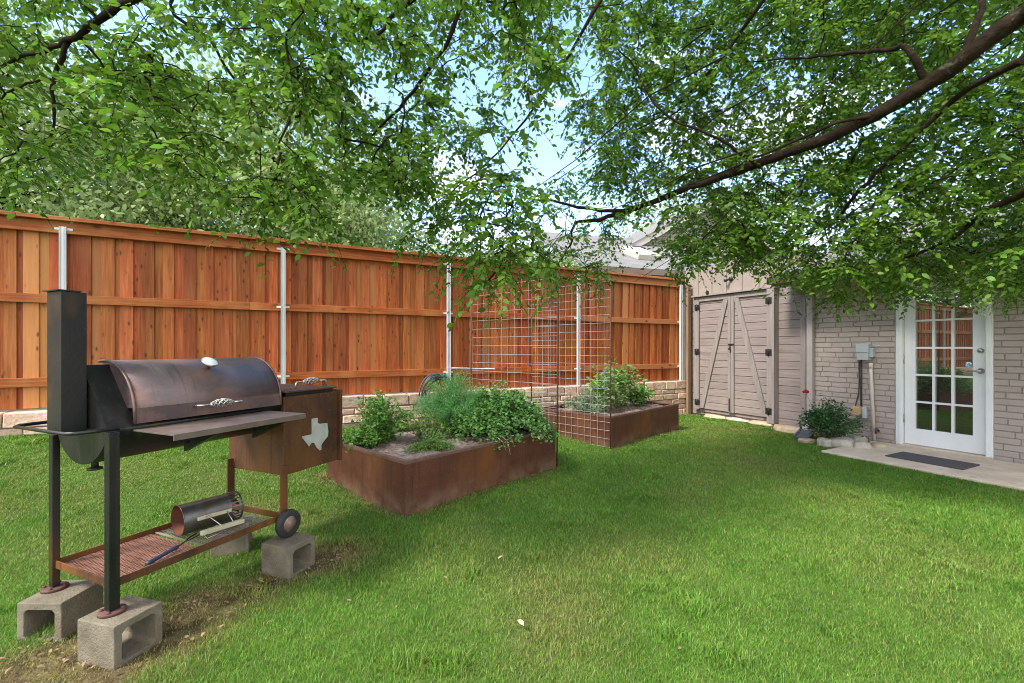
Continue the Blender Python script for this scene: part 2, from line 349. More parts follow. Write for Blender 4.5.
def glass_mat():
    m, nt, b = mk('dark_window_glass')
    b.inputs['Base Color'].default_value = (.012, .012, .010, 1); b.inputs['Roughness'].default_value = .25
    gl = ND(nt, 'ShaderNodeBsdfGlossy'); gl.inputs['Roughness'].default_value = .012; gl.inputs['Color'].default_value = (.95, .95, .92, 1)
    fr = ND(nt, 'ShaderNodeFresnel'); fr.inputs['IOR'].default_value = 1.5
    ad = ND(nt, 'ShaderNodeMath', operation='MULTIPLY_ADD'); ad.inputs[1].default_value = 1.5; ad.inputs[2].default_value = .23; nt.links.new(fr.outputs[0], ad.inputs[0])
    mx = ND(nt, 'ShaderNodeMixShader'); nt.links.new(ad.outputs[0], mx.inputs[0]); nt.links.new(b.outputs[0], mx.inputs[1]); nt.links.new(gl.outputs[0], mx.inputs[2])
    nt.links.new(mx.outputs[0], nt.nodes['Material Output'].inputs['Surface'])
    return m
mt['glass'] = glass_mat()

# ------------------------------------------------------------------ terrain
F0 = np.array([3.23, 8.75]); FL = np.array([-.884, -.468]); FN = np.array([.468, -.884])   # fence right end, leftwards, towards the yard
W0 = np.array([3.37, 8.75]); WE = np.array([.468, -.884]); WN = np.array([-.884, -.468])   # house wall corner, along, outwards
def sst(a, b, x):
    t = np.clip((x - a) / (b - a), 0, 1); return t * t * (3 - 2 * t)
def gz(x, y):
    x = np.asarray(x, float); y = np.asarray(y, float)
    t = (x - F0[0]) * FL[0] + (y - F0[1]) * FL[1]
    d = (x - F0[0]) * FN[0] + (y - F0[1]) * FN[1]
    g = .40 * np.clip((t - 1.2) / 8.2, 0, 1.1) * (1 - sst(.2, 2.5, d))
    g = g * np.where(d < -.3, 0, 1)
    return g + .008 * np.sin(3.1 * x + 1.3 * y) * np.cos(2.3 * y - x)
BED = [((-.79, 3.37), R(48.0), 1.86, 1.22), ((1.226, 5.58), R(45.5), 1.86, 1.22)]
def in_bed(x, y, pad=0.0):
    r = np.zeros(np.shape(x), bool)
    for (ox, oy), a, lx, ly in BED:
        u = (x - ox) * math.cos(a) + (y - oy) * math.sin(a); w = -(x - ox) * math.sin(a) + (y - oy) * math.cos(a)
        r |= (u > -pad) & (u < lx + pad) & (w > -pad) & (w < ly + pad)
    return r
def vn(x, y, s, seed=0):     # cheap smooth value noise, vectorised
    x = np.asarray(x) * s + seed * 17.3; y = np.asarray(y) * s + seed * 9.1
    xi = np.floor(x); yi = np.floor(y); fx = x - xi; fy = y - yi
    fx = fx * fx * (3 - 2 * fx); fy = fy * fy * (3 - 2 * fy)
    h = lambda a, b: np.modf(np.abs(np.sin(a * 127.1 + b * 311.7) * 43758.5453))[0]
    return (h(xi, yi) * (1 - fx) + h(xi + 1, yi) * fx) * (1 - fy) + (h(xi, yi + 1) * (1 - fx) + h(xi + 1, yi + 1) * fx) * fy
def seg_d(x, y, a, b):
    ax, ay = a; bx, by = b; dx, dy = bx - ax, by - ay
    t = np.clip(((x - ax) * dx + (y - ay) * dy) / (dx * dx + dy * dy), 0, 1)
    return np.hypot(x - ax - t * dx, y - ay - t * dy)
def dryness(x, y):
    d = seg_d(x, y, (-1.95, 1.62), (-1.05, 2.75))
    k = np.exp(-(d / .20) ** 2) * (.25 + 1.0 * vn(x, y, 5, 1))
    d2 = seg_d(x, y, (-1.7, 1.5), (-1.5, 1.72)); k += .7 * np.exp(-(d2 / .25) ** 2) * (.3 + vn(x, y, 6, 4))
    d3 = seg_d(x, y, (.0, 2.0), (.55, 2.9)); k += .20 * np.exp(-(d3 / .35) ** 2) * (.2 + 1.2 * vn(x, y, 4, 2))
    d4 = seg_d(x, y, (1.6, 4.2), (3.6, 7.2)); k += .30 * np.exp(-(d4 / .6) ** 2) * vn(x, y, 3, 3)
    d5 = seg_d(x, y, (-4.2, 3.0), (-2.0, 3.6)); k += .42 * np.exp(-(d5 / .9) ** 2) * vn(x, y, 3, 6)
    k += .5 * (in_bed(x, y, .09) & ~in_bed(x, y, 0)) * vn(x, y, 7, 8)
    k += .20 * np.clip(vn(x, y, 1.7, 5) - .5, 0, 1) * 2
    return np.clip(k, 0, 1)

gx = np.concatenate((np.array([-90, -60, -40, -25, -16, -11]), np.arange(-8, 8.01, .1), np.array([10, 14, 20, 30, 50, 90])))
gy = np.concatenate((np.array([-60, -30, -15, -8, -4]), np.arange(-2, 12.01, .1), np.array([14, 18, 25, 40, 70, 120])))
GX, GY = np.meshgrid(gx, gy); nx_, ny_ = len(gx), len(gy)
gv = np.stack((GX, GY, gz(GX, GY)), -1).reshape(-1, 3)
ii = (np.arange(ny_ - 1)[:, None] * nx_ + np.arange(nx_ - 1)[None]).ravel()
gf = np.stack((ii, ii + 1, ii + nx_ + 1, ii + nx_), 1)
dr = dryness(gv[:, 0], gv[:, 1])
o = np_mesh('ground', gv, gf, np.full(len(gf), 4), mt['ground'], smooth=True, attr=np.clip(dr * 1.7, 0, 1))
tag(o, 'mown lawn ground sloping up to the stone wall', 'ground', kind='structure')

# grass blades
def slab_local(x, y):
    return (x - W0[0]) * WE[0] + (y - W0[1]) * WE[1], (x - W0[0]) * WN[0] + (y - W0[1]) * WN[1]
def make_grass(N):
    u = rng.random(N)
    y0, y1 = 1.25, 9.3                         # density falls as Y^-1.55, strip widens with Y
    p = .47
    Y = (u * (y1 ** p - y0 ** p) + y0 ** p) ** (1 / p)
    X = (rng.random(N) * 2 - 1) * (1.25 * Y + 1.9)
    s, d = slab_local(X, Y)
    df = (X - F0[0]) * FN[0] + (Y - F0[1]) * FN[1]
    ok = (d > .03) & (df > .13) & ~in_bed(X, Y, -.005)
    ok &= ~((s > 3.06) & (d < 1.29))
    dr = dryness(X, Y)
    ok &= rng.random(N) > np.clip((dr - .25) * 1.0, 0, .80) * (.35 + .9 * vn(X, Y, 7, 40))
    ok &= ~((s < 3.1) & (d < .42 - .2 * vn(X, Y, 4, 9)) & (s > 1.9)) 
    X, Y, dr = X[ok], Y[ok], dr[ok]; n = len(X)
    Z = gz(X, Y)
    sc = np.clip(Y / 2.6, .75, 2.4)
    clump = vn(X, Y, 2.6, 11) * .55 + vn(X, Y, 9, 12) * .45
    h = (.009 + .020 * clump) * (.6 + .7 * rng.random(n)) * np.clip(1.05 - .35 * dr, .4, 1) * (.9 + .06 * sc)
    tuft = sst(.78, .9, vn(X, Y, 5.5, 51)); h = h * (1 + .9 * tuft)
    w = (.0010 + .0009 * rng.random(n)) * sc * (1 + .5 * tuft)
    az = rng.random(n) * 2 * np.pi; lean = (.25 + 1.15 * rng.random(n) ** 1.2) * h
    fa = az + rng.normal(0, .5, n)
    bx, by = np.cos(az + np.pi / 2) * w, np.sin(az + np.pi / 2) * w
    dx, dy = np.cos(fa) * lean, np.sin(fa) * lean
    V = np.empty((n, 5, 3), np.float32)
    V[:, 0] = np.stack((X - bx, Y - by, Z - .004), 1); V[:, 1] = np.stack((X + bx, Y + by, Z - .004), 1)
    V[:, 2] = np.stack((X + bx * .8 + dx * .38, Y + by * .8 + dy * .38, Z + h * .6), 1)
    V[:, 3] = np.stack((X - bx * .8 + dx * .38, Y - by * .8 + dy * .38, Z + h * .6), 1)
    V[:, 4] = np.stack((X + dx, Y + dy, Z + h * .95), 1)
    b = np.arange(n)[:, None] * 5
    L = np.concatenate((b + np.array([0, 1, 2, 3]), b + np.array([3, 2, 4])), 1)
    T = np.tile(np.array([4, 3]), n)
    dd = np.clip(dr * .8 + (rng.random(n) < .09 + .30 * dr) * (.4 + .5 * rng.random(n)) + .12 * (vn(X, Y, 1.1, 21) - .4), 0, 1)
    g = np_mesh('grass', V, L, T, mt['grass'], attr=np.repeat(dd, 5))
    tag(g, 'short green lawn grass, thin and yellowed under the smoker', 'grass', kind='stuff')
make_grass(1250000)

# ------------------------------------------------------------------ numpy leaves
def unit(a): return a / np.maximum(np.linalg.norm(a, axis=1, keepdims=True), 1e-9)
def leaf_obj(name, P, D, N, L, W, mat, parent=None, curl=.12):
    P = np.asarray(P, float); D = unit(np.asarray(D, float)); N = np.asarray(N, float)
    Sx = unit(np.cross(D, N)); N = np.cross(Sx, D); L = np.asarray(L)[:, None]; W = np.asarray(W)[:, None]
    n = len(P); V = np.empty((n, 6, 3))
    V[:, 0] = P
    V[:, 1] = P + D * L * .30 + Sx * W * .46 + N * L * curl * .5
    V[:, 2] = P + D * L * .30 - Sx * W * .46 + N * L * curl * .5
    V[:, 3] = P + D * L * .68 + Sx * W * .40 + N * L * curl * .45
    V[:, 4] = P + D * L * .68 - Sx * W * .40 + N * L * curl * .45
    V[:, 5] = P + D * L - N * L * curl * .6
    b = np.arange(n)[:, None] * 6
    Lp = np.concatenate((b + np.array([0, 2, 1]), b + np.array([1, 2, 4, 3]), b + np.array([3, 4, 5])), 1)
    return np_mesh(name, V, Lp, np.tile(np.array([3, 4, 3]), n), mat, parent)

exec_order = []
# ------------------------------------------------------------------ overhanging tree
LX = [-80, 0, 60, 120, 180, 225, 262, 285, 320, 338, 360, 388, 402, 425, 440, 466, 500, 540, 565, 590, 618, 634, 655, 680, 700, 730, 770, 800, 840, 870, 900, 925, 970, 1000, 1110]
LY = [190, 196, 182, 178, 190, 215, 236, 240, 238, 190, 186, 205, 262, 236, 250, 292, 296, 278, 290, 292, 266, 222, 226, 290, 268, 262, 271, 295, 305, 287, 305, 293, 295, 293, 297]
GAPS = [(540, 135, 34, 56, .88), (520, 175, 22, 30, .65), (375, 80, 30, 34, .75), (60, 10, 90, 26, .7), (205, 35, 34, 40, .6), (728, 18, 34, 16, .4), (385, 205, 40, 18, .75), (405, 215, 34, 14, .6),
        (448, 165, 40, 24, .5), (1005, 40, 16, 12, .5), (690, 80, 24, 18, .3), (480, 70, 34, 40, .5), (330, 150, 20, 16, .35), (95, 130, 60, 40, .30), (590, 60, 14, 26, .4), (640, 226, 26, 14, .7)]
KEEP = [((560, 690, 780, 860, 930, 1024, 1100), (205, 191, 162, 130, 86, 15, -30), 4.2), ((0, 68, 130, 200), (65, 42, 0, -30), 2.3), ((900, 950, 1024), (262, 240, 194), 3.3), ((345, 372, 405, 445), (155, 135, 100, 45), 3.1)]
def yrange(px):
    if px < 330: return 1.75, 3.0
    if px < 560: return 2.1, 3.9
    if px < 700: return 3.3, 4.9
    return float(np.interp(px, [700, 800, 900, 1024], [3.3, 3.0, 2.75, 2.6])), 5.0 if px < 820 else 4.4
def make_tree():
    root = thing('shade_tree', 'large leafy shade tree whose long limb overhangs the lawn from the right', 'tree', (4.6, .9, 0))
    def path(pts, rr, name):
        # smooth catmull-rom
        P = [Vector(p) for p in pts]; out = []; rad = []
        for i in range(len(P) - 1):
            p0, p1, p2, p3 = P[max(i - 1, 0)], P[i], P[i + 1], P[min(i + 2, len(P) - 1)]
            for k in range(5):
                t = k / 5
                q = .5 * ((2 * p1) + (p2 - p0) * t + (2 * p0 - 5 * p1 + 4 * p2 - p3) * t * t + (3 * p1 - p0 - 3 * p2 + p3) * t ** 3)
                out.append(q + Vector((random.gauss(0, .004), random.gauss(0, .004), random.gauss(0, .004)))); rad.append((rr[i] * (1 - t) + rr[i + 1] * t) * random.uniform(.93, 1.07))
        out.append(P[-1]); rad.append(rr[-1])
        if name: MB().tube(out, rad, 10).build(name, mt['bark'], root, world=True)
        return out
    nodes = []
    top = Vector((4.35, 1.0, 2.5))
    tr = MB()
    tr.tube([(4.6, .9, -.1), (4.6, .9, .15), (4.57, .92, .8), (4.5, .95, 1.6), (4.35, 1.0, 2.5), (4.2, 1.0, 3.6), (4.3, .9, 4.9)], [.34, .25, .21, .19, .16, .10, .04], 14)
    tr.build('trunk', mt['bark'], root, world=True)
    a = at
    limbs = [
      ([top, a(1150, -40, 1.9), a(1024, 15, 2.3), a(930, 83, 2.6), a(860, 123, 2.85), a(780, 156, 3.15), a(690, 187, 3.5), a(645, 205, 3.7), a(610, 211, 3.85), a(560, 203, 4.0), a(528, 198, 4.1)], [.12, .060, .047, .043, .038, .032, .026, .020, .015, .011, .005]),
      ([a(640, 207, 3.7), a(600, 219, 3.75), a(575, 224, 3.8), a(570, 245, 3.8), a(555, 270, 3.85)], [.022, .017, .011, .008, .004]),
      ([top, a(1130, 150, 2.0), a(1024, 194, 2.6), a(985, 212, 2.8), a(950, 240, 3.0), a(905, 258, 3.2), a(860, 268, 3.4)], [.06, .027, .021, .017, .014, .009, .004]),
      ([a(930, 86, 2.6), a(905, 48, 2.6), a(890, 50, 2.75), a(845, 53, 2.9), a(800, 58, 3.1), a(740, 62, 3.4)], [.022, .015, .013, .011, .008, .003]),
      ([a(965, 55, 2.5), a(980, 10, 2.5), a(990, -60, 2.6)], [.024, .016, .010]),
      ([a(890, 110, 2.75), a(820, 130, 2.9), a(740, 165, 3.2), a(690, 185, 3.4)], [.012, .010, .007, .003]),
      ([a(1024, 60, 2.2), a(960, 95, 2.6), a(900, 150, 2.9), a(860, 190, 3.1), a(830, 225, 3.3), a(790, 238, 3.5)], [.02, .016, .013, .012, .009, .004]),
      ([a(760, 168, 3.2), a(720, 140, 3.2), a(660, 110, 3.3), a(630, 60, 3.4), a(600, 40, 3.5)], [.014, .010, .008, .006, .003]),
      ([top, Vector((3.4, 1.4, 3.9)), Vector((1.4, 1.9, 4.3)), a(420, -260, 2.2), a(260, -70, 2.0), a(130, 0, 2.0), a(95, 22, 2.05), a(68, 42, 2.1), a(25, 57, 2.2), a(-40, 80, 2.3)], [.11, .07, .05, .032, .022, .017, .015, .012, .008, .004]),
      ([a(68, 40, 2.1), a(60, 62, 2.1), a(54, 82, 2.12), a(54, 115, 2.15), a(49, 156, 2.2)], [.011, .010, .008, .006, .003]),
      ([a(55, 78, 2.12), a(20, 86, 2.1), a(-10, 108, 2.1)], [.006, .005, .003]),
      ([Vector((1.4, 1.9, 4.3)), a(520, -120, 2.6), a(480, -40, 2.65), a(445, 45, 2.7), a(405, 100, 2.85), a(372, 135, 3.0), a(340, 158, 3.1)], [.05, .025, .018, .012, .010, .007, .003]),
      ([a(480, -40, 2.65), a(405, 5, 2.6), a(378, 34, 2.6), a(338, 44, 2.6), a(300, 60, 2.6)], [.016, .012, .010, .006, .003]),
      ([a(420, -260, 2.2), a(180, -20, 2.3), a(210, 40, 2.4), a(240, 88, 2.5), a(262, 130, 2.6), a(258, 190, 2.6)], [.02, .009, .007, .006, .004, .003]),
      ([Vector((1.4, 1.9, 4.3)), a(640, -80, 3.2), a(600, 0, 3.3), a(560, 70, 3.5), a(500, 150, 3.6), a(440, 200, 3.6), a(410, 225, 3.5)], [.04, .02, .014, .010, .007, .005, .003]),
      ([Vector((3.4, 1.4, 3.9)), a(820, -90, 3.0), a(770, -10, 3.2), a(720, 60, 3.5), a(670, 110, 3.8), a(620, 140, 4.0)], [.05, .022, .016, .011, .008, .003]),
    ]
    for p, r in limbs:
        nodes += path(p, r, 'branch')
    tw = MB()
    for _ in range(26):
        px = random.uniform(690, 1090); Y = random.uniform(2.7, 4.0) if px < 900 else random.uniform(2.6, 3.4)
        py = random.uniform(-60, 150) if px < 900 else random.uniform(-40, 200); L = random.uniform(90, 230); sl = random.uniform(.35, 1.0)
        if py + L * sl * .75 > 262: continue
        P_ = [a(px, py, Y), a(px - L * .35, py + L * .35 * sl * .8, Y + .12), a(px - L * .7, py + L * .7 * sl + random.uniform(-8, 8), Y + .2), a(px - L, py + L * sl * random.uniform(.85, 1.1), Y + .3)]
        tw.tube(P_, [.0062, .005, .0034, .0016], 5, cap=False); nodes += P_[1:] + [P_[1].lerp(P_[2], .5), P_[2].lerp(P_[3], .5)]
    # attractor hubs through the crown's volume
    hubs = []
    tries = 0
    while len(hubs) < 2900 and tries < 160000:
        tries += 1
        px = random.uniform(-70, 1100); L = np.interp(px, LX, LY); y0, y1 = yrange(px)
        Y = random.uniform(y0, y1)
        py = random.uniform(-60 - .06 * max(px, 0), L - .05 * F / Y)
        if px < 340 and random.random() < (.74 if py < 105 else .82): continue
        if 340 <= px < 600 and random.random() < .58: continue
        if 596 < px < 735 and py > 196 and random.random() < .22: continue
        if any(abs(py - np.interp(px, lx_, ly_)) < (30 if px < 330 else 8) and lx_[0] < px < lx_[-1] and Y < yl + .1 for lx_, ly_, yl in KEEP): continue
        if px > 600 and random.random() < .10 and py < 30: continue
        if any(((px - gx_) / rx) ** 2 + ((py - gy_) / ry) ** 2 < 1 and random.random() < pr for gx_, gy_, rx, ry, pr in GAPS): continue
        hubs.append(at(px, py, Y))
    Hn = np.array([tuple(h) for h in hubs]); Nn = np.array([tuple(n) for n in nodes])
    nN = len(Nn)
    allp = np.concatenate((Nn, Hn)); best = np.full(len(Hn), np.inf); par = np.zeros(len(Hn), int)
    for i in range(0, len(Hn), 200):
        d = np.linalg.norm(Hn[i:i + 200, None] - Nn[None], axis=2); par[i:i + 200] = d.argmin(1); best[i:i + 200] = d.min(1)
    done = np.zeros(len(Hn), bool); order = []
    for _ in range(len(Hn)):
        b = np.where(done, np.inf, best); j = int(b.argmin()); done[j] = True; order.append(j)
        d = np.linalg.norm(Hn - Hn[j], axis=1) * 1.12; up = (~done) & (d < best); best[up] = d[up]; par[up] = nN + j
    cnt = np.ones(len(Hn))
    for j in reversed(order):
        if par[j] >= nN: cnt[par[j] - nN] += cnt[j]
    LP, LD = [], []
    for j in order:
        a0 = Vector(allp[par[j]]); b0 = hubs[j]; d = b0 - a0
        r1 = min(.0016 + .0008 * math.sqrt(cnt[j]), .006)
        m1 = a0 + d * .35 + Vector((0, 0, .10 * d.length)) + Vector(rng.normal(0, .05, 3)) * d.length
        m2 = a0 + d * .7 + Vector((0, 0, .08 * d.length)) + Vector(rng.normal(0, .05, 3)) * d.length
        tw.tube([a0, m1, m2, b0], [r1 * 1.15, r1, r1 * .9, r1 * .7], 4, cap=False)
        outd = Vector((d.x, d.y, d.z * .3)); 
        if outd.length < 1e-3: outd = Vector((1, 0, 0))
        outd.normalize()
        for k in range(random.choice((4, 5, 5, 6)) if b0.x > -.3 or random.random() < .5 else 4):
            dr_ = Vector(rng.normal(0, 1, 3)); dr_.z = dr_.z * .5 - .32
            dr_ = (dr_.normalized() + outd * .55).normalized()
            ln = random.uniform(.12, .26)
            st = b0 if random.random() < .6 else m2.lerp(b0, random.random())
            p1 = st + dr_ * ln * .5 + Vector((0, 0, -.01)); p2 = st + dr_ * ln + Vector((0, 0, -.05 - .05 * random.random()))
            tw.tube([st, p1, p2], [.0015, .0012, .0007], 3, cap=False)
            nl = random.randint(9, 15)
            for q in range(nl):
                t = (q + .6 + random.random() * .4) / nl
                pos = st.lerp(p1, t * 2) if t < .5 else p1.lerp(p2, t * 2 - 1)
                side = (dr_.cross(Vector((0, 0, 1)))); side.normalize()
                ld = dr_ * .6 + side * ((1 if q % 2 else -1) * random.uniform(.5, 1.1)) + Vector((0, 0, random.uniform(-.75, .15)))
                LP.append(pos); LD.append(ld)
    tw.build('twigs', mt['bark'], root, world=True)
    LP = np.array([tuple(p) for p in LP]); LD = np.array([tuple(p) for p in LD]); n = len(LP)
    Nn_ = rng.normal(0, .75, (n, 3)); Nn_[:, 2] += 1
    L = .021 + .033 * rng.random(n) ** 1.2
    o = leaf_obj('crown', LP - np.array(root.location), LD, Nn_, L, L * rng.uniform(.46, .62, n), mt['leaf'], root)
    print('leaves', n)
make_tree()

# ------------------------------------------------------------------ trees beyond the fence
def bg_tree(loc, cz, rad, nclump, nleaf, ls, mat, label):
    root = thing('background_tree', label, 'tree', loc, 0, 'trees beyond the fence')
    tb = MB(); tb.tube([(0, 0, -.1), (.05, 0, cz * .4), (0, .05, cz * .8), (.1, 0, cz + rad[2] * .5)], [.2, .15, .11, .03], 10)
    tb.build('trunk', mt['bark'], root)
    br = MB(); C = []
    for _ in range(nclump):
        v = rng.normal(0, 1, 3); v /= np.linalg.norm(v); v *= rng.uniform(.45, 1.0) ** .6
        c = np.array((v[0] * rad[0], v[1] * rad[1], cz + v[2] * rad[2])); C.append(c)
        zb = max(cz * .45, min(c[2] - .4, cz + rad[2] * .3)); z0 = Vector((0, 0, zb))
        br.tube([z0, z0.lerp(Vector(c), .5) + Vector((0, 0, .15)), Vector(c)], [.05, .03, .008], 5, cap=False)
    br.build('branches', mt['bark'], root)
    C = np.array(C); k = rng.integers(0, nclump, nleaf)
    sz = rng.uniform(.35, .75, nclump)[k][:, None] * (rad[0] / 3)
    P = C[k] + rng.normal(0, 1, (nleaf, 3)) * sz * np.array((1, 1, .7))
    P = P[P[:, 2] > .4]; n = len(P)
    D = rng.normal(0, 1, (n, 3)); D[:, 2] -= .3; N = rng.normal(0, .8, (n, 3)); N[:, 2] += .7
    L = rng.uniform(.7, 1.3, n) * ls
    leaf_obj('crown', P, D, N, L, L * .5, mat, root)
bg_tree((-8.8, 7.4, 0), 3.9, (3.0, 2.4, 2.4), 80, 60000, .095, mt['bgleaf'], 'pale green bushy tree behind the fence at far left')
bg_tree((-5.4, 10.2, 0), 4.3, (3.2, 2.6, 2.7), 90, 66000, .095, mt['bgleaf'], 'tall pale green tree behind the fence above the smoker')
bg_tree((-2.2, 14.5, 0), 3.1, (3.0, 2.2, 1.5), 56, 36000, .10, mt['bgleaf2'], 'low hazy tree behind the fence left of the garden hose')
bg_tree((1.2, 17.0, 0), 3.2, (3.4, 2.4, 1.5), 46, 22000, .11, mt['bgleaf2'], 'far low tree seen over the fence beside the house roof')
bg_tree((8.5, 19.0, 0), 5.0, (4.0, 3.0, 3.2), 60, 22000, .13, mt['bgleaf2'], 'tall tree rising behind the house roof')

bg_tree((-13.5, 2.2, 0), 3.6, (2.6, 3.4, 2.6), 60, 16000, .15, mt['bgleaf'], 'green tree beyond the left end of the fence, only reflected in the door')
# ------------------------------------------------------------------ fence
fence = thing('wood_fence', 'tall cedar board fence with steel posts and a flat cap', 'fence', (F0[0], F0[1], 0), R(207.9))
FT, FB, FLEN = 2.57, .64, 15.5
mb = MB(); x = -.02
while x < FLEN:
    w = random.choice((.138, .115, .10, .12, .09)); g = random.choice((.045, .075, .08, .06, .04, .055))
    mb.box(x, x + w, -.018, -.001 - random.random() * .002, FB + random.random() * .012, FT - .06)
    mb.box(x + w - .028, x + w + g + .028, -.036, -.0195, FB + random.random() * .012, FT - .065)
    x += w + g
mb.build('picket_panel', mt['cedar'], fence, bevel=.0018, seg=1)
def rail(z0, z1, y0, y1, name='rail', step=2.4):
    m = MB(); xx = -.03
    while xx < FLEN:
        m.box(xx, min(xx + step - .003, FLEN), y0, y1, z0, z1); xx += step
    m.build(name, mt['cedar_rail'], fence, bevel=.003)
rail(1.70, 1.789, .0, .038); rail(.865, .954, .0, .038)
rail(FT - .135, FT - .04, .0, .02, 'trim_board'); rail(FT - .04, FT - .003, -.075, .085, 'cap_board'); rail(FT - .165, FT - .137, 0, .06, 'top_rail')
def post(x, z0=.60, z1=2.47):
    m = MB()
    q = [(-.025, .080), (-.025, .047), (.025, .047), (.025, .080), (.021, .080), (.021, .062), (.010, .062), (.008, .072), (-.008, .072), (-.010, .062), (-.021, .062), (-.021, .080)]
    m.prism([(x + u_, v_, z0) for u_, v_ in q], (0, 0, z1 - z0))
    p = m.build('post', mt['galv'], fence, weld=True)
    for z in (1.745, .905, 2.45):
        MB().box(x - .070, x + .070, .0395, .0455, z - .012, z + .012).build('bracket', mt['galv'], p, bevel=.003)
for t in (8.80, 6.82, 4.71, 2.44, 11.0, 13.2): post(t)
post(.045, 0, 2.45)
m = MB(); m.tube([(4.70, .07, .965), (4.45, .09, .958), (4.30, .09, .950), (4.16, .09, .945), (4.15, .09, .945), (4.0, .09, .938), (3.99, .09, .937)], [.007, .007, .007, .007, .012, .012, .007], 6); m.build('latch_bar', mt['galv'], fence)
ap = thing('timber_post', 'weathered brown timber post between the fence end and the house corner', 'post', (3.335, 8.60, 0), R(-62))
MB().box(-.028, .028, -.04, .04, -.1, 2.45).build('post_shaft', mt['greywood'], ap, bevel=.004)

sw = thing('stone_wall', 'low pale limestone retaining wall under the cedar fence', 'wall', (F0[0], F0[1], 0), R(207.9))
mb = MB(); mb.box(-.02, FLEN, -.16, .105, -.25, .60); mb.build('mortar', mt['mortar'], sw)
mb = MB(); z = -.2; ci = 0
while z < .60:
    hgt = min(random.uniform(.075, .13), .635 - z)
    if .635 - (z + hgt) < .05: hgt = .635 - z
    x = -.05 - random.random() * .15
    while x < FLEN:
        w = random.uniform(.16, .42); j = lambda k=.007: random.uniform(-k, k)
        yf = .128 + j(.012); g = .006
        c = [(x + g, .03), (x + w - g, .03)]
        vs = [(x + g + j(), .02, z + g + j(.004)), (x + w - g + j(), .02, z + g + j(.004)), (x + w - g + j(), .02, z + hgt - g + j(.004)), (x + g + j(), .02, z + hgt - g + j(.004))]
        if z + hgt > .62: vs = [(vx, -.16 if vz > .55 else vy, vz) for vx, vy, vz in vs]
        fr = [(vx, yf + j(.006), vz) for vx, vy, vz in vs]
        vv = vs + fr
        mb.add(vv, [(0, 1, 2, 3), (7, 6, 5, 4), (4, 5, 1, 0), (5, 6, 2, 1), (6, 7, 3, 2), (7, 4, 0, 3)])
        x += w
    z += hgt
mb.build('stone_courses', mt['stone'], sw, bevel=.010, seg=2)

# ------------------------------------------------------------------ house
house = thing('brick_house', 'taupe painted brick house with white French door and plank shed doors', 'house', (W0[0], W0[1], 0), R(-62.1))
mb = MB()
D0, D1, DT = 3.30, 4.198, 2.125
BX0, BX1, BT = 2.215, 9.5, 2.50
mb.box(BX0, D0, .012, .22, -.3, BT); mb.box(D1, BX1, .012, .22, -.3, BT); mb.box(D0, D1, .012, .22, DT + .03, BT)
mb.build('wall_backing', mt['brickm'], house)
mb = MB(); ch = .0705; r = 0; z = -.08
while z < BT - .02:
    for (a0, a1) in (((BX0, D0), (D1, BX1)) if z < DT else ((BX0, BX1),)):
        x = a0 - (.115 if r % 2 else 0) - random.random() * .05
        while x < a1:
            L = random.choice((.225, .235, .235, .25, .31)); xa, xb = max(x + .003, a0), min(x + L - .003, a1); x += L
            if xb - xa < .02: continue
            za, zb = z + .003, z + ch - .003; e = .004; q = random.uniform(-.0025, .0025)
            vs = [(xa, .014, za), (xb, .014, za), (xb, .014, zb), (xa, .014, zb), (xa + e, .002 + q, za + e), (xb - e, .002 + q, za + e), (xb - e, .002 + q, zb - e), (xa + e, .002 + q, zb - e)]
            mb.add(vs, [(4, 5, 6, 7), (0, 1, 5, 4), (1, 2, 6, 5), (2, 3, 7, 6), (3, 0, 4, 7)])
    z += ch; r += 1
mb.build('brick_wall', mt['brick'], house)
# plank wall and shed doors
mb = MB()
def planks(mb, x0, x1, z0, z1, y, ph=.128, t=.02):
    z = z0
    while z < z1 - .01:
        zz = min(z + ph, z1); o_ = random.uniform(0, .003)
        if zz - z > .012: mb.box(x0, x1, y + o_, y + t, z + .0035, zz - .0035)
        z += ph
planks(mb, -.05, 2.12, 0.02, 2.19, .0); mb.build('plank_wall', mt['plank'], house, bevel=.002, seg=1)
MB().box(-.05, 2.2, .021, .2, -.1, 2.75).build('shed_wall_core', mt['lap'], house)
mb = MB()
x = -.05
while x < 1.95: mb.box(x, x + .292, -.004, .0205, 2.225, 2.72); mb.box(x + .27, x + .315, -.022, -.0042, 2.225, 2.72); x += .3
mb.build('batten_siding', mt['batten'], house, bevel=.002, seg=1)
MB().box(2.125, 2.205, -.022, .02, .0, 2.2).build('corner_trim', mt['trim'], house, bevel=.003)
fr = MB(); fr.box(.225, .335, -.085, -.002, .12, 2.185); fr.box(1.665, 1.785, -.125, -.002, .06, 2.19); fr.box(.2, 1.8, -.13, -.0015, 2.191, 2.222)
fr.build('shed_frame', mt['trim'], house, bevel=.003)
MB().box(.335, 1.665, -.03, -.002, .08, .128).build('shed_sill', mt['trim'], house, bevel=.003)
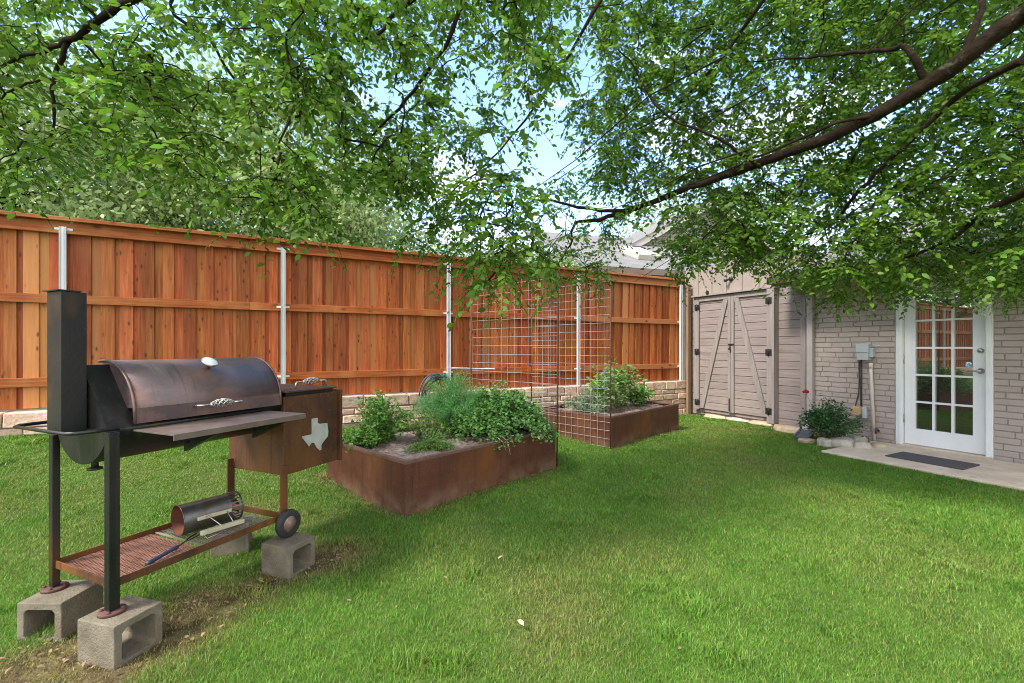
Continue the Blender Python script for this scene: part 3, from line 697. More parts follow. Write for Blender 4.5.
def shed_leaf(x0, x1, hinge_x, left):
    m = MB(); planks(m, x0, x1, .135, 2.12, -.058, .128, .03); p = m.build('shed_door', mt['plank'], house, bevel=.002, seg=1)
    m = MB(); z0, z1 = .137, 2.18
    cx0, cx1 = (x1 - .055, x1) if left else (x0, x0 + .055)
    m.box(cx0, cx1, -.088, -.0585, z0, z1)
    m.box(x0 if left else cx1 + .001, cx0 - .001 if left else x1, -.086, -.0582, 2.105, z1 - .002); m.build('stile', mt['trim'], p, bevel=.003)
    m = MB()
    a, b = ((x0 + .05, z0 + .01), (cx0 - .045, 2.10)) if left else ((x1 - .05, z0 + .01), (cx1 + .045, 2.10))
    m.bar((a[0], -.073, a[1]), (b[0], -.073, b[1]), .028, .085, up=(1, 0, .01)) if False else m.prism([(a[0] - .045, -.0587, a[1]), (a[0] + .045, -.0587, a[1]), (b[0] + .045, -.0587, b[1]), (b[0] - .045, -.0587, b[1])], (0, -.027, 0))
    m.build('brace', mt['trim'], p, bevel=.003)
    if not left:
        pass
    for z in (.25, 1.18, 2.0):
        h = MB(); y = -.0885 if left else -.1285
        w = .05
        h.box(hinge_x - w, hinge_x - .008, y - .005, y, z - .05, z + .05); h.box(hinge_x + .008, hinge_x + w, y - .005, y, z - .05, z + .05)
        h.tube([(hinge_x, y - .008, z - .06), (hinge_x, y - .008, z + .06)], .009, 8); h.build('hinge', mt['blackiron'], p)
    return p
pl = shed_leaf(.34, .995, .30, True); pr = shed_leaf(1.0, 1.66, 1.70, False)
h = MB(); h.box(.955, 1.06, -.100, -.089, 1.30, 1.325); h.tube([(1.0, -.10, 1.31), (1.0, -.125, 1.30), (1.0, -.12, 1.25)], .006, 6); h.box(.985, 1.015, -.13, -.112, 1.215, 1.25); h.build('latch', mt['blackiron'], pr)
h = MB(); h.box(.965, .985, -.097, -.089, .16, .38); h.build('drop_bolt', mt['blackiron'], pl)
h = MB(); h.lathe([(0, .035), (.03, .035), (.03, .0)], (.95, -.004, 2.45), (0, -1, 0), 12); h.lathe([(0, .015), (.04, .025), (.07, .032), (.07, 0)], (.93, -.05, 2.44), (-.5, -.8, -.3), 12); h.build('flood_light', mt['blackiron'], house)
# french door
jm = MB(); jm.box(D0 + .002, D0 + .075, .0, .14, .0, DT); jm.box(D1 - .06, D1 - .002, .0, .14, .0, DT); jm.box(D0 + .077, D1 - .062, .0, .14, DT - .05, DT + .028)
jm.box(D0 + .04, D0 + .0745, -.018, -.001, .0, DT); jm.box(D1 - .0595, D1 - .02, -.018, -.001, .0, DT)
jm.build('door_frame', mt['white'], house, bevel=.004)
MB().box(D0 + .03, D1 - .01, -.06, .12, .005, .035).build('threshold', mt['concrete'], house, bevel=.004)
dx0, dx1, dz0, dz1 = D0 + .082, D1 - .062, .045, DT - .055
dm = MB(); gx0, gx1, gz0, gz1 = dx0 + .108, dx1 - .118, .243, 1.925
yd = .035
dm.ring((dx0, dx1, dz0, dz1), (gx0, gx1, gz0, gz1), yd, yd + .045)
door = dm.build('french_door', mt['white'], house, bevel=.003)
mu = MB()
for i in (1, 2):
    xc = gx0 + (gx1 - gx0) * i / 3; mu.box(xc - .011, xc + .011, yd + .002, yd + .028, gz0 + .001, gz1 - .001)
for i in (1, 2, 3, 4):
    zc = gz0 + (gz1 - gz0) * i / 5; mu.box(gx0 + .001, gx1 - .001, yd + .003, yd + .027, zc - .011, zc + .011)
mu.build('muntins', mt['white'], door)
MB().box(gx0 - .002, gx1 + .002, yd + .030, yd + .036, gz0 - .002, gz1 + .002).build('glass', mt['glass'], door)
h = MB(); h.lathe([(0, .032), (.008, .032), (.012, .02), (.03, .014)], (dx1 - .05, yd, .99), (0, -1, 0), 16); h.tube([(dx1 - .05, yd - .045, .99), (dx1 - .09, yd - .05, .992), (dx1 - .15, yd - .045, .985)], [.013, .011, .008], 8); h.lathe([(.02, .014), (.05, .016), (.055, 0)], (dx1 - .05, yd, .99), (0, -1, 0), 12); h.build('lever_handle', mt['nickel'], door)
h = MB(); h.lathe([(0, .030), (.012, .029), (.02, .022), (.026, .020), (.027, 0)], (dx1 - .05, yd, 1.22), (0, -1, 0), 16); h.build('deadbolt', mt['nickel'], door)
for z in (.36, 1.1, 1.85):
    h = MB(); h.tube([(dx0 - .004, yd - .008, z - .05), (dx0 - .004, yd - .008, z + .05)], .008, 8); h.build('hinge', mt['nickel'], door)
stk = M('blue_sticker', [(.47, (.08, .30, .55)), (.53, (.75, .82, .88))], 30, rough=.4)
h = MB(); h.lathe([(0, .034), (.002, .033), (.0021, 0)], (gx1 - .045, yd + .0298, 1.055), (0, -1, 0), 18); h.build('round_sticker', stk, door)
# services on the wall
u = MB(); u.box(2.905, 3.04, -.09, -.001, 1.09, 1.30); u.box(2.898, 3.047, -.1, -.0905, 1.19, 1.305); u.build('utility_box', mt['greybox'], house, bevel=.008)
u = MB(); u.box(3.042, 3.085, -.07, -.002, 1.13, 1.25); u.tube([(3.03, -.04, 1.275), (3.15, -.03, 1.28)], .006, 6); u.build('box_switch', mt['greybox'], house, bevel=.004)
u = MB(); u.tube([(3.045, -.035, 1.03), (3.05, -.035, .9), (3.085, -.035, .03)], .020, 10); u.tube([(3.047, -.035, .98), (3.047, -.035, 1.05)], .024, 10); u.build('conduit_pipe', mt['pvc'], house)
u = MB(); u.tube([(2.90, -.02, 1.09), (2.905, -.02, .8), (2.895, -.02, .62), (2.86, -.02, .47), (2.86, -.025, .42)], .007, 6); u.tube([(2.925, -.015, 1.09), (2.925, -.015, .42)], .010, 6); u.build('cable', mt['blackcable'], house)
u = MB(); u.box(2.84, 2.95, -.11, -.002, .34, .46); u.build('valve_box', mt['tanbox'], house, bevel=.012)
u = MB(); u.box(2.955, 3.005, -.06, -.002, .31, .46); u.build('outlet_cover', mt['greybox'], house, bevel=.005)
u = MB(); u.tube([(3.12, -.002, .16), (3.12, -.06, .16), (3.12, -.075, .13)], .014, 8); u.lathe([(0, .022), (.012, .022), (.013, 0)], (3.12, -.05, .18), (0, 0, 1), 8); u.build('hose_bib', mt['rod'], house)
u = MB()
ds = [(2.20, -.46, 2.24), (2.22, -.40, 2.16), (2.27, -.12, 2.10), (2.285, -.06, 2.02)]
def rect_tube(mb, pts, w, d):
    P = [Vector(p) for p in pts]
    vs = []
    for p in P: vs += [p + Vector((-w, -d, 0)), p + Vector((w, -d, 0)), p + Vector((w, d, 0)), p + Vector((-w, d, 0))]
    n = len(P); mb.add(vs, [(i * 4 + k, i * 4 + (k + 1) % 4, i * 4 + 4 + (k + 1) % 4, i * 4 + 4 + k) for i in range(n - 1) for k in range(4)])
rect_tube(u, ds + [(2.29, -.048, 1.9), (2.29, -.048, .2), (2.27, -.12, .08)], .042, .033)
u.build('downspout', mt['downspout'], house, bevel=.004)
# roofs
def roof_sheet(name, P, mat=None, thick=.05, su=None):
    a, b, c, d = [Vector(p) for p in P]; n = (b - a).cross(d - a).normalized() * thick
    m = MB(); m.add([a, b, c, d, a - n, b - n, c - n, d - n], [(0, 1, 2, 3), (7, 6, 5, 4), (0, 4, 5, 1), (1, 5, 6, 2), (2, 6, 7, 3), (3, 7, 4, 0)])
    o = m.build(name, mat or mt['shingle'], house, world=True)
    uv = o.data.uv_layers.new(name='UVMap'); W_ = (b - a).length; Hh = (d - a).length
    uvs = [(0, 0), (W_, 0), (W_, Hh), (0, Hh)]
    for p in o.data.polygons:
        for li in p.loop_indices: uv.data[li].uv = uvs[o.data.loops[li].vertex_index % 4]
    return o
hm = tmat(house)
hl = lambda x, y, z: hm @ Vector((x, y, z))
roof_sheet('roof', [hl(1.98, -.52, 2.33), hl(9.8, -.52, 2.33), hl(9.8, 4.2, 4.0), hl(1.98, 4.2, 4.0)])
m = MB(); m.box(1.98, 9.8, -.50, -.475, 2.16, 2.275); m.build('fascia', mt['fascia'], house)
m = MB(); m.box(1.98, 9.8, -.47, -.01, 2.2, 2.215); m.build('soffit', mt['fascia'], house)
m = MB(); m.prism([(1.98, y, z) for y, z in ((-.505, 2.185), (-.605, 2.185), (-.615, 2.29), (-.607, 2.29), (-.598, 2.193), (-.505, 2.193))], (7.8, 0, 0)); m.build('gutter', mt['fascia'], house, weld=True)
A = at(588, 265, 9.22); A.z = 2.93; B = at(775, 273, 10.6); B.z = 2.93
ab = (B - A).normalized(); bk = Vector((-ab.y, ab.x, 0))
wing = roof_sheet('wing_roof', [A, B, B + bk * 4.2 + Vector((0, 0, 1.75)), A + bk * 4.2 + Vector((0, 0, 1.75))])
m = MB()
for k, (y0, y1, z0, z1) in enumerate(((.03, .06, 2.70, 2.86), (-.10, .028, 2.78, 2.80), (-.105, -.095, 2.78, 2.90))):
    a, b = A + bk * (y0 + y1) / 2, B + bk * (y0 + y1) / 2
    a.z = b.z = (z0 + z1) / 2; m.bar(a, b, y1 - y0, z1 - z0)
m.build('wing_gutter', mt['fascia'], house, world=True)
m = MB(); a = A + bk * .55; b = B + bk * .55; a.z = b.z = 1.35; m.bar(a, b, .15, 2.9); m.build('wing_wall', mt['lap'], house, world=True)
# skylight and vent on the wing roof
sl = Vector((0, 0, 1.75)) / 4.2
pn = (bk + sl).normalized(); nrm = ab.cross(pn).normalized()
def onroof(u_, v_): return A + ab * u_ + bk * v_ + sl * v_
def rbox(mb, c, lu, lv, h0, h1):
    for_ = [c + ab * su * lu / 2 + pn * sv * lv / 2 for sv in (-1, 1) for su in (-1, 1)]
    q = [for_[0], for_[1], for_[3], for_[2]]
    mb.prism([p + nrm * h0 for p in q], nrm * (h1 - h0))
uu = 2.0
m = MB(); c = onroof(2.02, 1.35); rbox(m, c, .62, 1.0, .0, .13); sk = m.build('skylight', mt['paletrim'], wing, world=True, bevel=.01)
m = MB(); rbox(m, c, .50, .88, .131, .145); m.build('skylight_glass', mt['white'], wing, world=True)
m = MB(); rbox(m, onroof(2.52, 2.15), .28, .25, .0, .10); m.build('roof_vent', mt['blackiron'], wing, world=True, bevel=.02)
# gable of the higher roof
G0 = at(614, 243, 13.0); G0.z = 3.9
gh = 6.4; gp = G0 + ab * gh / 2 + Vector((0, 0, 1.75))
m = MB()
n_ = 16
for i in range(n_):
    z0, z1 = i / n_, (i + 1) / n_
    l0, r0 = G0.lerp(gp, z0), (G0 + ab * gh).lerp(gp, z0); l1, r1 = G0.lerp(gp, z1), (G0 + ab * gh).lerp(gp, z1)
    m.prism([l0 - bk * .022, r0 - bk * .022, r1, l1], bk * .1)
m.build('gable_siding', mt['lap'], house, world=True)
m = MB()
for s0, s1 in ((G0, gp), (G0 + ab * gh, gp)):
    m.bar(s0 - bk * .30 + Vector((0, 0, -.02)), s1 - bk * .30 + Vector((0, 0, -.02)), .03, .20, up=(0, 0, 1))
m.build('rake_board', mt['paletrim'], house, world=True)
for s0 in (G0 - ab * .3 - Vector((0, 0, .21)), G0 + ab * (gh + .3) - Vector((0, 0, .21))):
    up_ = Vector((0, 0, .12))
    q = [s0 - bk * .34 + up_, gp - bk * .34 + up_, gp + bk * 4 + up_, s0 + bk * 4 + up_]
    if s0 != G0 and (s0 - G0).dot(ab) > 1: q = [q[1], q[0], q[3], q[2]]
    roof_sheet('gable_roof', q)

# patio, mat, stones
sm = MB(); sm.box(3.08, 10, -1.27, -.062, -.1, .028)
o = sm.build('patio', mt['concrete'], None, bevel=.01); o.location = (W0[0], W0[1], 0); o.rotation_euler = (0, 0, R(-62.1))
tag(o, 'narrow tan concrete patio slab along the house wall', 'patio', kind='structure')
o = MB().box(-.33, .33, -.2, .2, 0, .014).build('door_mat', mt['mat'], None, bevel=.004)
o.location = (4.535, 4.93, .0285); o.rotation_euler = (0, 0, R(-63)); tag(o, 'dark grey rectangular door mat on the concrete in front of the French door', 'mat')
def rock(px, py, Y, sx, sy, sz, label, mat, seed, rz=0, group='rocks edging the rose bed'):
    bm = bmesh.new(); bmesh.ops.create_icosphere(bm, subdivisions=3, radius=1)
    rg = random.Random(seed); ph = [rg.uniform(0, 6) for _ in range(6)]
    for v in bm.verts:
        p = v.co; k = 1 + .10 * math.sin(3 * p.x + ph[0]) + .09 * math.sin(4 * p.y + ph[1]) + .08 * math.sin(5 * p.z + ph[2]) + .05 * math.sin(9 * p.x + 7 * p.y + ph[3])
        q = max(abs(p.x), abs(p.y), abs(p.z)); v.co = (p / (q ** .45)) * k
        v.co = Vector((v.co.x * sx / 2, v.co.y * sy / 2, v.co.z * sz / 2))
    me = bpy.data.meshes.new('rock'); bm.to_mesh(me); bm.free(); me.polygons.foreach_set('use_smooth', [True] * len(me.polygons)); me.materials.append(mat)
    o = bpy.data.objects.new('rock', me); COL.objects.link(o)
    c = at(px, py, Y); o.location = (c.x, c.y, float(gz(c.x, c.y)) + sz * .25); o.rotation_euler = (0, 0, rz)
    tag(o, label, 'rock', group)
rock(825, 443, 5.80, .17, .15, .14, 'rounded cream rock left of the grey-veined rock, in front of the rose bush', mt['rock'], 1, .3)
rock(841, 444, 5.72, .25, .17, .19, 'largest pale grey rock at the foot of the rose bush', mt['rock'], 2, -.6)
rock(861, 447.5, 5.62, .22, .15, .13, 'long pale rock between the largest grey rock and the patio corner', mt['rock'], 3, -.4)
rock(879, 448, 5.68, .22, .18, .08, 'flat tan stone at the base of the conduit pipe', mt['rocktan'], 4, -.9)
rock(808, 442, 6.02, .22, .14, .08, 'low flat tan stone beside the dark splash block', mt['rocktan'], 5, .2)
rock(857, 440, 6.02, .22, .14, .13, 'half hidden pale rock against the brick wall behind the others', mt['rock'], 6, .1)
rock(790, 428, 6.78, .55, .28, .10, 'broad flat tan flagstone at the foot of the plank wall', mt['rocktan'], 7, R(-62))
rock(762, 421, 7.35, .5, .22, .09, 'flat tan stone under the right shed door', mt['rocktan'], 8, R(-62))
rock(738, 417, 7.75, .4, .2, .08, 'small dark-edged stone under the middle of the shed doors', mt['rock'], 9, R(-62))
rock(716, 412, 8.15, .4, .2, .07, 'small tan stone under the left shed door', mt['rocktan'], 10, R(-62))
s = MB(); s.prism([(-.10, 0, 0), (.10, 0, 0), (.10, 0, .03), (.075, 0, .035), (.06, 0, .015), (-.06, 0, .015), (-.075, 0, .035), (-.10, 0, .03)], (0, .34, 0))
o = s.build('splash_block', mt['splash'], None, bevel=.004); c = at(801, 436, 6.2); o.location = (c.x, c.y, .012); o.rotation_euler = (R(12), 0, R(-47)); tag(o, 'dark grey splash block at the foot of the downspout', 'splash block')

# ------------------------------------------------------------------ plants
def herb(name, label, cat, loc, Rr, Hh, nst, nl, ll, lw, mat, stemmat, rz=0, sq=(1, 1), droop=.25, low=.25, sr=.003, group=None, flat=.6, cl=1, spread=.02):
    root = thing(name, label, cat, loc, rz, group)
    st = MB(); P, D = [], []
    for i in range(nst):
        a = random.uniform(0, 2 * math.pi); r = math.sqrt(random.random()) * Rr; h = Hh * (1 - .45 * (r / Rr) ** 2) * random.uniform(.75, 1.05)
        tip = Vector((math.cos(a) * r * sq[0], math.sin(a) * r * sq[1], h)); b = Vector((tip.x * .25, tip.y * .25, 0))
        mid = b.lerp(tip, .55) + Vector((-tip.x * .12, -tip.y * .12, h * .12))
        tip.z -= droop * r
        pts = [b, b.lerp(mid, .5), mid, mid.lerp(tip, .5) + Vector((0, 0, .02 * h)), tip]
        st.tube(pts, [sr, sr * .9, sr * .75, sr * .6, sr * .35], 4, cap=False)
        for q in range(nl):
            t = low + (1 - low) * (q + random.random()) / nl
            k = min(int(t * 4), 3); pos = pts[k].lerp(pts[k + 1], t * 4 - k)
            for c in range(cl):
                P.append(pos + Vector(rng.normal(0, spread, 3))); d = Vector(rng.normal(0, 1, 3)); d.z = d.z * flat + .15; D.append(d + Vector((tip.x, tip.y, 0)) * (.6 / Rr))
    st.build('stems', stemmat, root)
    P = np.array([tuple(p) for p in P]); D = np.array([tuple(p) for p in D]); P[:, 2] = np.maximum(P[:, 2], .012); n = len(P)
    N = rng.normal(0, .5, (n, 3)); N[:, 2] += 1
    L = rng.uniform(.65, 1.25, n) * ll
    leaf_obj('foliage', P, D, N, L, L * lw / ll, mat, root)
    return root
def bedp(i, u, w, z=.345):
    (ox, oy), a, lx, ly = BED[i]
    return (ox + u * math.cos(a) - w * math.sin(a), oy + u * math.sin(a) + w * math.cos(a), z)

def bed(i, label):
    (ox, oy), a, lx, ly = BED[i]; t = .006; hb = .41
    root = thing('raised_bed', label, 'planter', (ox, oy, 0), a, 'rusted steel raised beds')
    for (x0, x1, y0, y1) in ((0, lx, 0, t), (0, lx, ly - t, ly), (0, t, t + .001, ly - t - .001), (lx - t, lx, t + .001, ly - t - .001)):
        MB().box(x0, x1, y0, y1, -.06, hb - .004).build('side_panel', mt['corten'], root)
    m = MB(); w = .034; h = hb - .003
    m.ring((-.004, lx + .004, -.004, ly + .004), (w, lx - w, w, ly - w), h - .022, h + .003, 'z')
    m.build('rim', mt['cortenedge'], root, bevel=.002)
    nx, ny = 60, 40
    X, Y = np.meshgrid(np.linspace(t + .001, lx - t - .001, nx), np.linspace(t + .001, ly - t - .001, ny))
    Z = .335 + .05 * (vn(X, Y, 5, 30 + i) - .3) + .03 * vn(X, Y, 16, 31 + i)
    v = np.stack((X, Y, Z), -1).reshape(-1, 3); q = (np.arange(ny - 1)[:, None] * nx + np.arange(nx - 1)[None]).ravel()
    np_mesh('soil', v, np.stack((q, q + 1, q + nx + 1, q + nx), 1), np.full(len(q), 4), mt['soil'], root, smooth=True)
    m = MB()
    for _ in range(420):
        x, y = random.uniform(.03, lx - .03), random.uniform(.03, ly - .03); z = .345 + .04 * float(vn(x, y, 5, 30 + i)) - .005
        an = random.uniform(0, 6.28); L = random.uniform(.008, .028)
        m.bar((x, y, z), (x + math.cos(an) * L, y + math.sin(an) * L, z + random.uniform(-.006, .01)), random.uniform(.004, .010), .003)
    tag(m.build('mulch', mt['mulch'], root), kind='stuff')
    return root
bed(0, 'nearer rusted steel raised bed overflowing with parsley and dill')
bed(1, 'farther rusted steel raised bed with tomato plants beside the fence end')
herb('leafy_herb', 'tall bright green leafy herb at the left end of the nearer raised bed', 'plant', bedp(0, .40, .95, .34), .32, .54, 46, 24, .036, .022, mt['herb'], mt['stem'], low=.15, cl=2, spread=.025, flat=.7)
herb('leafy_herb', 'low spreading green herb at the back left corner of the nearer raised bed', 'plant', bedp(0, .20, .92, .34), .26, .22, 44, 16, .034, .020, mt['herb'], mt['stem'], low=.1, cl=2)
herb('thyme_mound', 'small low thyme mound near the front rim of the nearer raised bed', 'plant', bedp(0, .52, .36, .345), .26, .13, 170, 14, .015, .007, mt['thyme'], mt['stem'], sq=(1.0, .75), low=.1, cl=2, spread=.006, sr=.001)
herb('dill_plant', 'feathery green dill plant in the middle of the nearer raised bed', 'plant', bedp(0, 1.16, .80, .34), .46, .72, 150, 46, .036, .0030, mt['dill'], mt['stem'], low=.22, cl=4, spread=.020, flat=1.0, sr=.002)
herb('parsley_plant', 'large dense parsley spilling over the right front of the nearer raised bed', 'plant', bedp(0, 1.40, .40, .34), .70, .58, 230, 20, .034, .025, mt['parsley'], mt['stem'], sq=(.90, .90), droop=.42, low=.30, cl=3, spread=.022)
herb('leafy_herb', 'thin pale sprouting herb between the tall leafy herb and the dill', 'plant', bedp(0, .80, .80, .34), .24, .34, 36, 16, .026, .009, mt['thyme'], mt['stem'], low=.2, cl=2, spread=.015)
herb('leafy_herb', 'sparse low seedlings on the soil behind the thyme in the nearer raised bed', 'plant', bedp(0, .72, .58, .34), .26, .13, 30, 10, .026, .013, mt['herb'], mt['stem'], low=.2, cl=1)
tom = 'tomato plants in the farther raised bed'
herb('tomato_plant', 'tallest tomato plant, in the middle of the farther raised bed', 'plant', bedp(1, 1.0, .55, .34), .42, .82, 30, 16, .075, .032, mt['tomato'], mt['stem'], low=.35, cl=2, spread=.05, droop=.35, group=tom)
herb('tomato_plant', 'paler tomato plant behind the trellis corner post of the farther raised bed', 'plant', bedp(1, .55, .50, .34), .34, .60, 26, 15, .065, .028, mt['tomato'], mt['stem'], low=.25, cl=2, spread=.05, droop=.35, group=tom)
herb('pepper_plant', 'compact bright green plant at the right end of the farther raised bed', 'plant', bedp(1, 1.55, .50, .34), .24, .40, 30, 15, .055, .030, mt['herb'], mt['stem'], low=.2, cl=2, spread=.025)
herb('sage_plant', 'grey green sage plant behind the wire grid of the farther raised bed', 'plant', bedp(1, .30, .58, .34), .34, .38, 60, 18, .040, .012, mt['sage'], mt['stem'], low=.2, cl=2, spread=.03)
herb('leafy_herb', 'small green herb low in the farther raised bed between tomato and pepper', 'plant', bedp(1, 1.2, .62, .34), .16, .18, 16, 10, .035, .018, mt['tomato'], mt['stem'], low=.2, cl=2)
c = at(829, 440, 5.95)
rb = herb('rose_bush', 'dark green rose bush with one red bloom beside the downspout', 'bush', (c.x, c.y, .0), .37, .62, 60, 24, .036, .025, mt['rose'], mt['woody'], low=.30, cl=2, spread=.03, droop=.2, sr=.005)
fp = at(806, 393, 6.0) - Vector((c.x, c.y, 0))
m = MB(); m.tube([(-.05, .02, .05), (fp.x * .6, fp.y * .6, fp.z * .6), tuple(fp)], [.004, .003, .002], 5); m.build('flower_stem', mt['stem'], rb)
n = 26; D = rng.normal(0, 1, (n, 3)); D[:, 2] = np.abs(D[:, 2]) * .9; D = unit(D)
leaf_obj('bloom', np.array(fp) + D * .012, D, rng.normal(0, 1, (n, 3)), np.full(n, .036), np.full(n, .034), mt['petal'], rb, curl=.3)
st = MB()
for u_, L_ in ((1.02, .10), (1.08, .15), (1.14, .09)):
    p = Vector(bedp(0, u_, .03, .42)); o_ = Vector((math.sin(BED[0][1]), -math.cos(BED[0][1]), 0))
    st.tube([p - o_ * .08 + Vector((0, 0, .0)), p + Vector((0, 0, .012)), p + o_ * .05 + Vector((.01, 0, -.02)), p + o_ * .06 + Vector((.03, .02, -L_))], .0022, 4)
tag(st.build('straw', mt['straw'], None), 'few dry straw stalks hanging over the front rim of the nearer raised bed', 'straw')

# ------------------------------------------------------------------ trellises
def trellis(p0, p1, label, h0, h1, lean=0):
    p0, p1 = Vector(p0), Vector(p1); L = (p1 - p0).length; a = math.atan2(p1.y - p0.y, p1.x - p0.x)
    root = thing('wire_trellis', label, 'trellis', (p0.x, p0.y, 0), a, 'wire grid trellises between the raised beds')
    for x, hh in ((0, h1), (L, h1)):
        MB().tube([(x, 0, -.05), (x - lean, 0, hh)], .0085, 8).build('post', mt['rod'], root)
    m = MB(); n = 13
    for i in range(1, n):
        x = L * i / n; m.tube([(x, -.012, h0), (x - lean * .5, -.012, h1 - .03)], .0019, 4, smooth=False)
    z = h0
    while z < h1 - .02:
        m.tube([(0, -.0075, z), (L, -.0075, z)], .0020, 4, smooth=False); z += .102
    m.build('wire_grid', mt['wire'], root)
b0 = bedp(0, 1.885, 0.0); b1 = bedp(0, 1.885, 1.33); trellis(b0, b1, 'wire grid trellis at the right end of the nearer raised bed', .46, 2.06, .02)
b0 = bedp(1, -.03, 0.0); b1 = bedp(1, -.03, 1.30); trellis(b0, b1, 'wire grid trellis reaching the grass at the left end of the farther raised bed', .03, 2.10)

# hose
hz = thing('garden_hose', 'coiled dark garden hose hanging on the fence above the stone wall', 'hose', (F0[0], F0[1], 0), R(207.9))
for k in range(2):
    pts = []; n = 5 if k == 0 else 3
    for q in range(n * 28 + 1):
        t = q / 28; a = 2 * math.pi * t; r = .215 + .05 * math.sin(t * 2.1 + k * 2) + .02 * math.sin(t * 5.3)
        pts.append((4.93 + r * .92 * math.cos(a) + .03 * math.sin(t * 3), .19 + .022 * t + .02 * math.sin(a * 2 + t) - .02 * k, .60 + r * 1.10 * math.sin(a) + .02 * math.sin(t * 1.7)))
    m = MB(); m.tube(pts, .0095 if k == 0 else .008, 7); m.build('hose_coil', mt['hose'] if k == 0 else mt['splash'], hz)
m = MB(); m.prism([(4.88, y, z) for y, z in ((.05, .80), (.27, .80), (.27, .85), (.26, .85), (.26, .81), (.05, .81))], (.1, 0, 0)); m.build('hanger', mt['blackiron'], hz)

# ------------------------------------------------------------------ smoker grill
P0 = (-1.662, 1.877); SA = R(66.5)
sg = thing('offset_smoker', 'black barrel smoker grill with rusty firebox standing on concrete blocks', 'grill', (*P0, 0), SA)
BZ, BV, BR = .962, .218, .214
ZB = .165
def arc(r, t0, t1, n, a): return [(a, BV - r * math.cos(R(t)), BZ + r * math.sin(R(t))) for t in np.linspace(t0, t1, n)]
prof = arc(BR, 88, 360 - 14, 52, 0.0)
m = MB(); N_ = len(prof)
e = .83
m.add([tuple(p) for p in prof] + [(e, p[1], p[2]) for p in prof], [(i, i + 1, N_ + i + 1, N_ + i) for i in range(N_ - 1)], True)
b = len(m.v); m.add([tuple(p) for p in prof] + [(e, p[1], p[2]) for p in prof], [tuple(range(N_)), tuple(reversed(range(N_, 2 * N_))), (N_ - 1, 0, N_, 2 * N_ - 1)])
m.build('barrel', mt['blacksteel'], sg, weld=True)
# lid: arc shell with closed ends and a straight lower strip
LR = .232; la, lb = .085, .805
outer = [(BV - LR - .002, .925)] + [(BV - LR * math.cos(R(t)), BZ + LR * math.sin(R(t))) for t in np.linspace(7, 101, 26)]
inner = [(v + .006 if i == 0 else BV - (LR - .006) * math.cos(R(t)), z if i == 0 else BZ + (LR - .006) * math.sin(R(t))) for i, ((v, z), t) in enumerate(zip(outer, [0] + list(np.linspace(7, 101, 26))))]
m = MB(); n = len(outer)
m.add([(x, v, z) for x in (la, lb) for v, z in outer], [(i, n + i, n + i + 1, i + 1) for i in range(1, n - 1)], True)
m.add([(x, v, z) for x in (la, lb) for v, z in outer[:2]], [(0, 2, 3, 1)])
m.add([(x, v, z) for x in (la, lb) for v, z in inner], [(i, i + 1, n + i + 1, n + i) for i in range(n - 1)], True)
for x in (la, lb):
    m.add([(x, v, z) for v, z in outer] + [(x, v, z) for v, z in inner], [(i, i + 1, n + i + 1, n + i) for i in range(n - 1)])
m.add([(x, v, z) for x in (la, lb) for v, z in (outer[0], inner[0])], [(0, 1, 3, 2)])
lid = m.build('lid', mt['lid'], sg, weld=True)
for x in (la + .012, lb - .015):
    m = MB(); pts = [(v, z) for v, z in inner[1:]]
    m.prism([(x, v, z) for v, z in pts] + [(x, BV, BZ + .02)], (.004, 0, 0))
    m.build('lid_end', mt['lid'], lid)
for x in (la - .001, lb + .001):       # rolled lip along the lid's ends
    MB().tube([(x, v, z) for v, z in outer], .006, 6).build('lid_lip', mt['lid'], lid)
def twist_handle(c, ax, out, L, mat, parent, name='lid_handle'):
    c, ax, out = Vector(c), Vector(ax), Vector(out); m = MB(); s2 = ax.cross(out)
    for k in range(5):
        pts = []
        for q in range(19):
            t = q / 18; a = 2 * math.pi * (k / 5 + t * 1.0); r = .019 * math.sin(math.pi * t) ** .8 + .003
            pts.append(c + ax * (t - .5) * L * .55 + (out * math.cos(a) + s2 * math.sin(a)) * r)
        m.tube(pts, .0028, 5)
    for sgn in (-1, 1):
        e0 = c + ax * sgn * L * .27
        m.tube([e0, c + ax * sgn * L * .46, c + ax * sgn * L * .5 - out * .01, c + ax * sgn * L * .5 - out * .045], .0055, 6)
    m.build(name, mat, parent)
th = R(3); po = (0, -math.cos(th), math.sin(th))
twist_handle((.44, BV - (LR + .04) * math.cos(th), BZ + (LR + .04) * math.sin(th)), (1, 0, 0), po, .22, mt['chrome'], lid)
th = R(54); po = Vector((0, -math.cos(th), math.sin(th))); bs = Vector((.45, BV, BZ)) + po * LR
m = MB(); MB().lathe([(-.005, .014), (.028, .012), (.0285, 0)], bs, po, 10).build('thermometer_stem', mt['rod'], lid); m.lathe([(.028, .006), (.030, .034), (.038, .038), (.041, .036), (.041, 0)], bs, po, 22); m.build('thermometer', mt['chrome'], lid)
m = MB(); m.lathe([(.0412, .033), (.0418, .0325), (.0419, 0)], bs, po, 22); m.build('thermometer_dial', mt['white'], lid)
# stack
m = MB(); sx0, sx1, sv0, sv1 = -.092, -.008, .150, .262; z0, z1 = .90, 1.483; t = .005
m.ring((sx0, sx1, sv0, sv1), (sx0 + t, sx1 - t, sv0 + t, sv1 - t), z0, z1, 'z')
stk_ = m.build('chimney_stack', mt['blacksteel'], sg, bevel=.0015)
m = MB(); m.box(sx0 - .012, sx1 - .02, sv0 - .004, sv1 + .012, z1 + .001, z1 + .006); m.build('stack_damper', mt['blacksteel'], stk_)
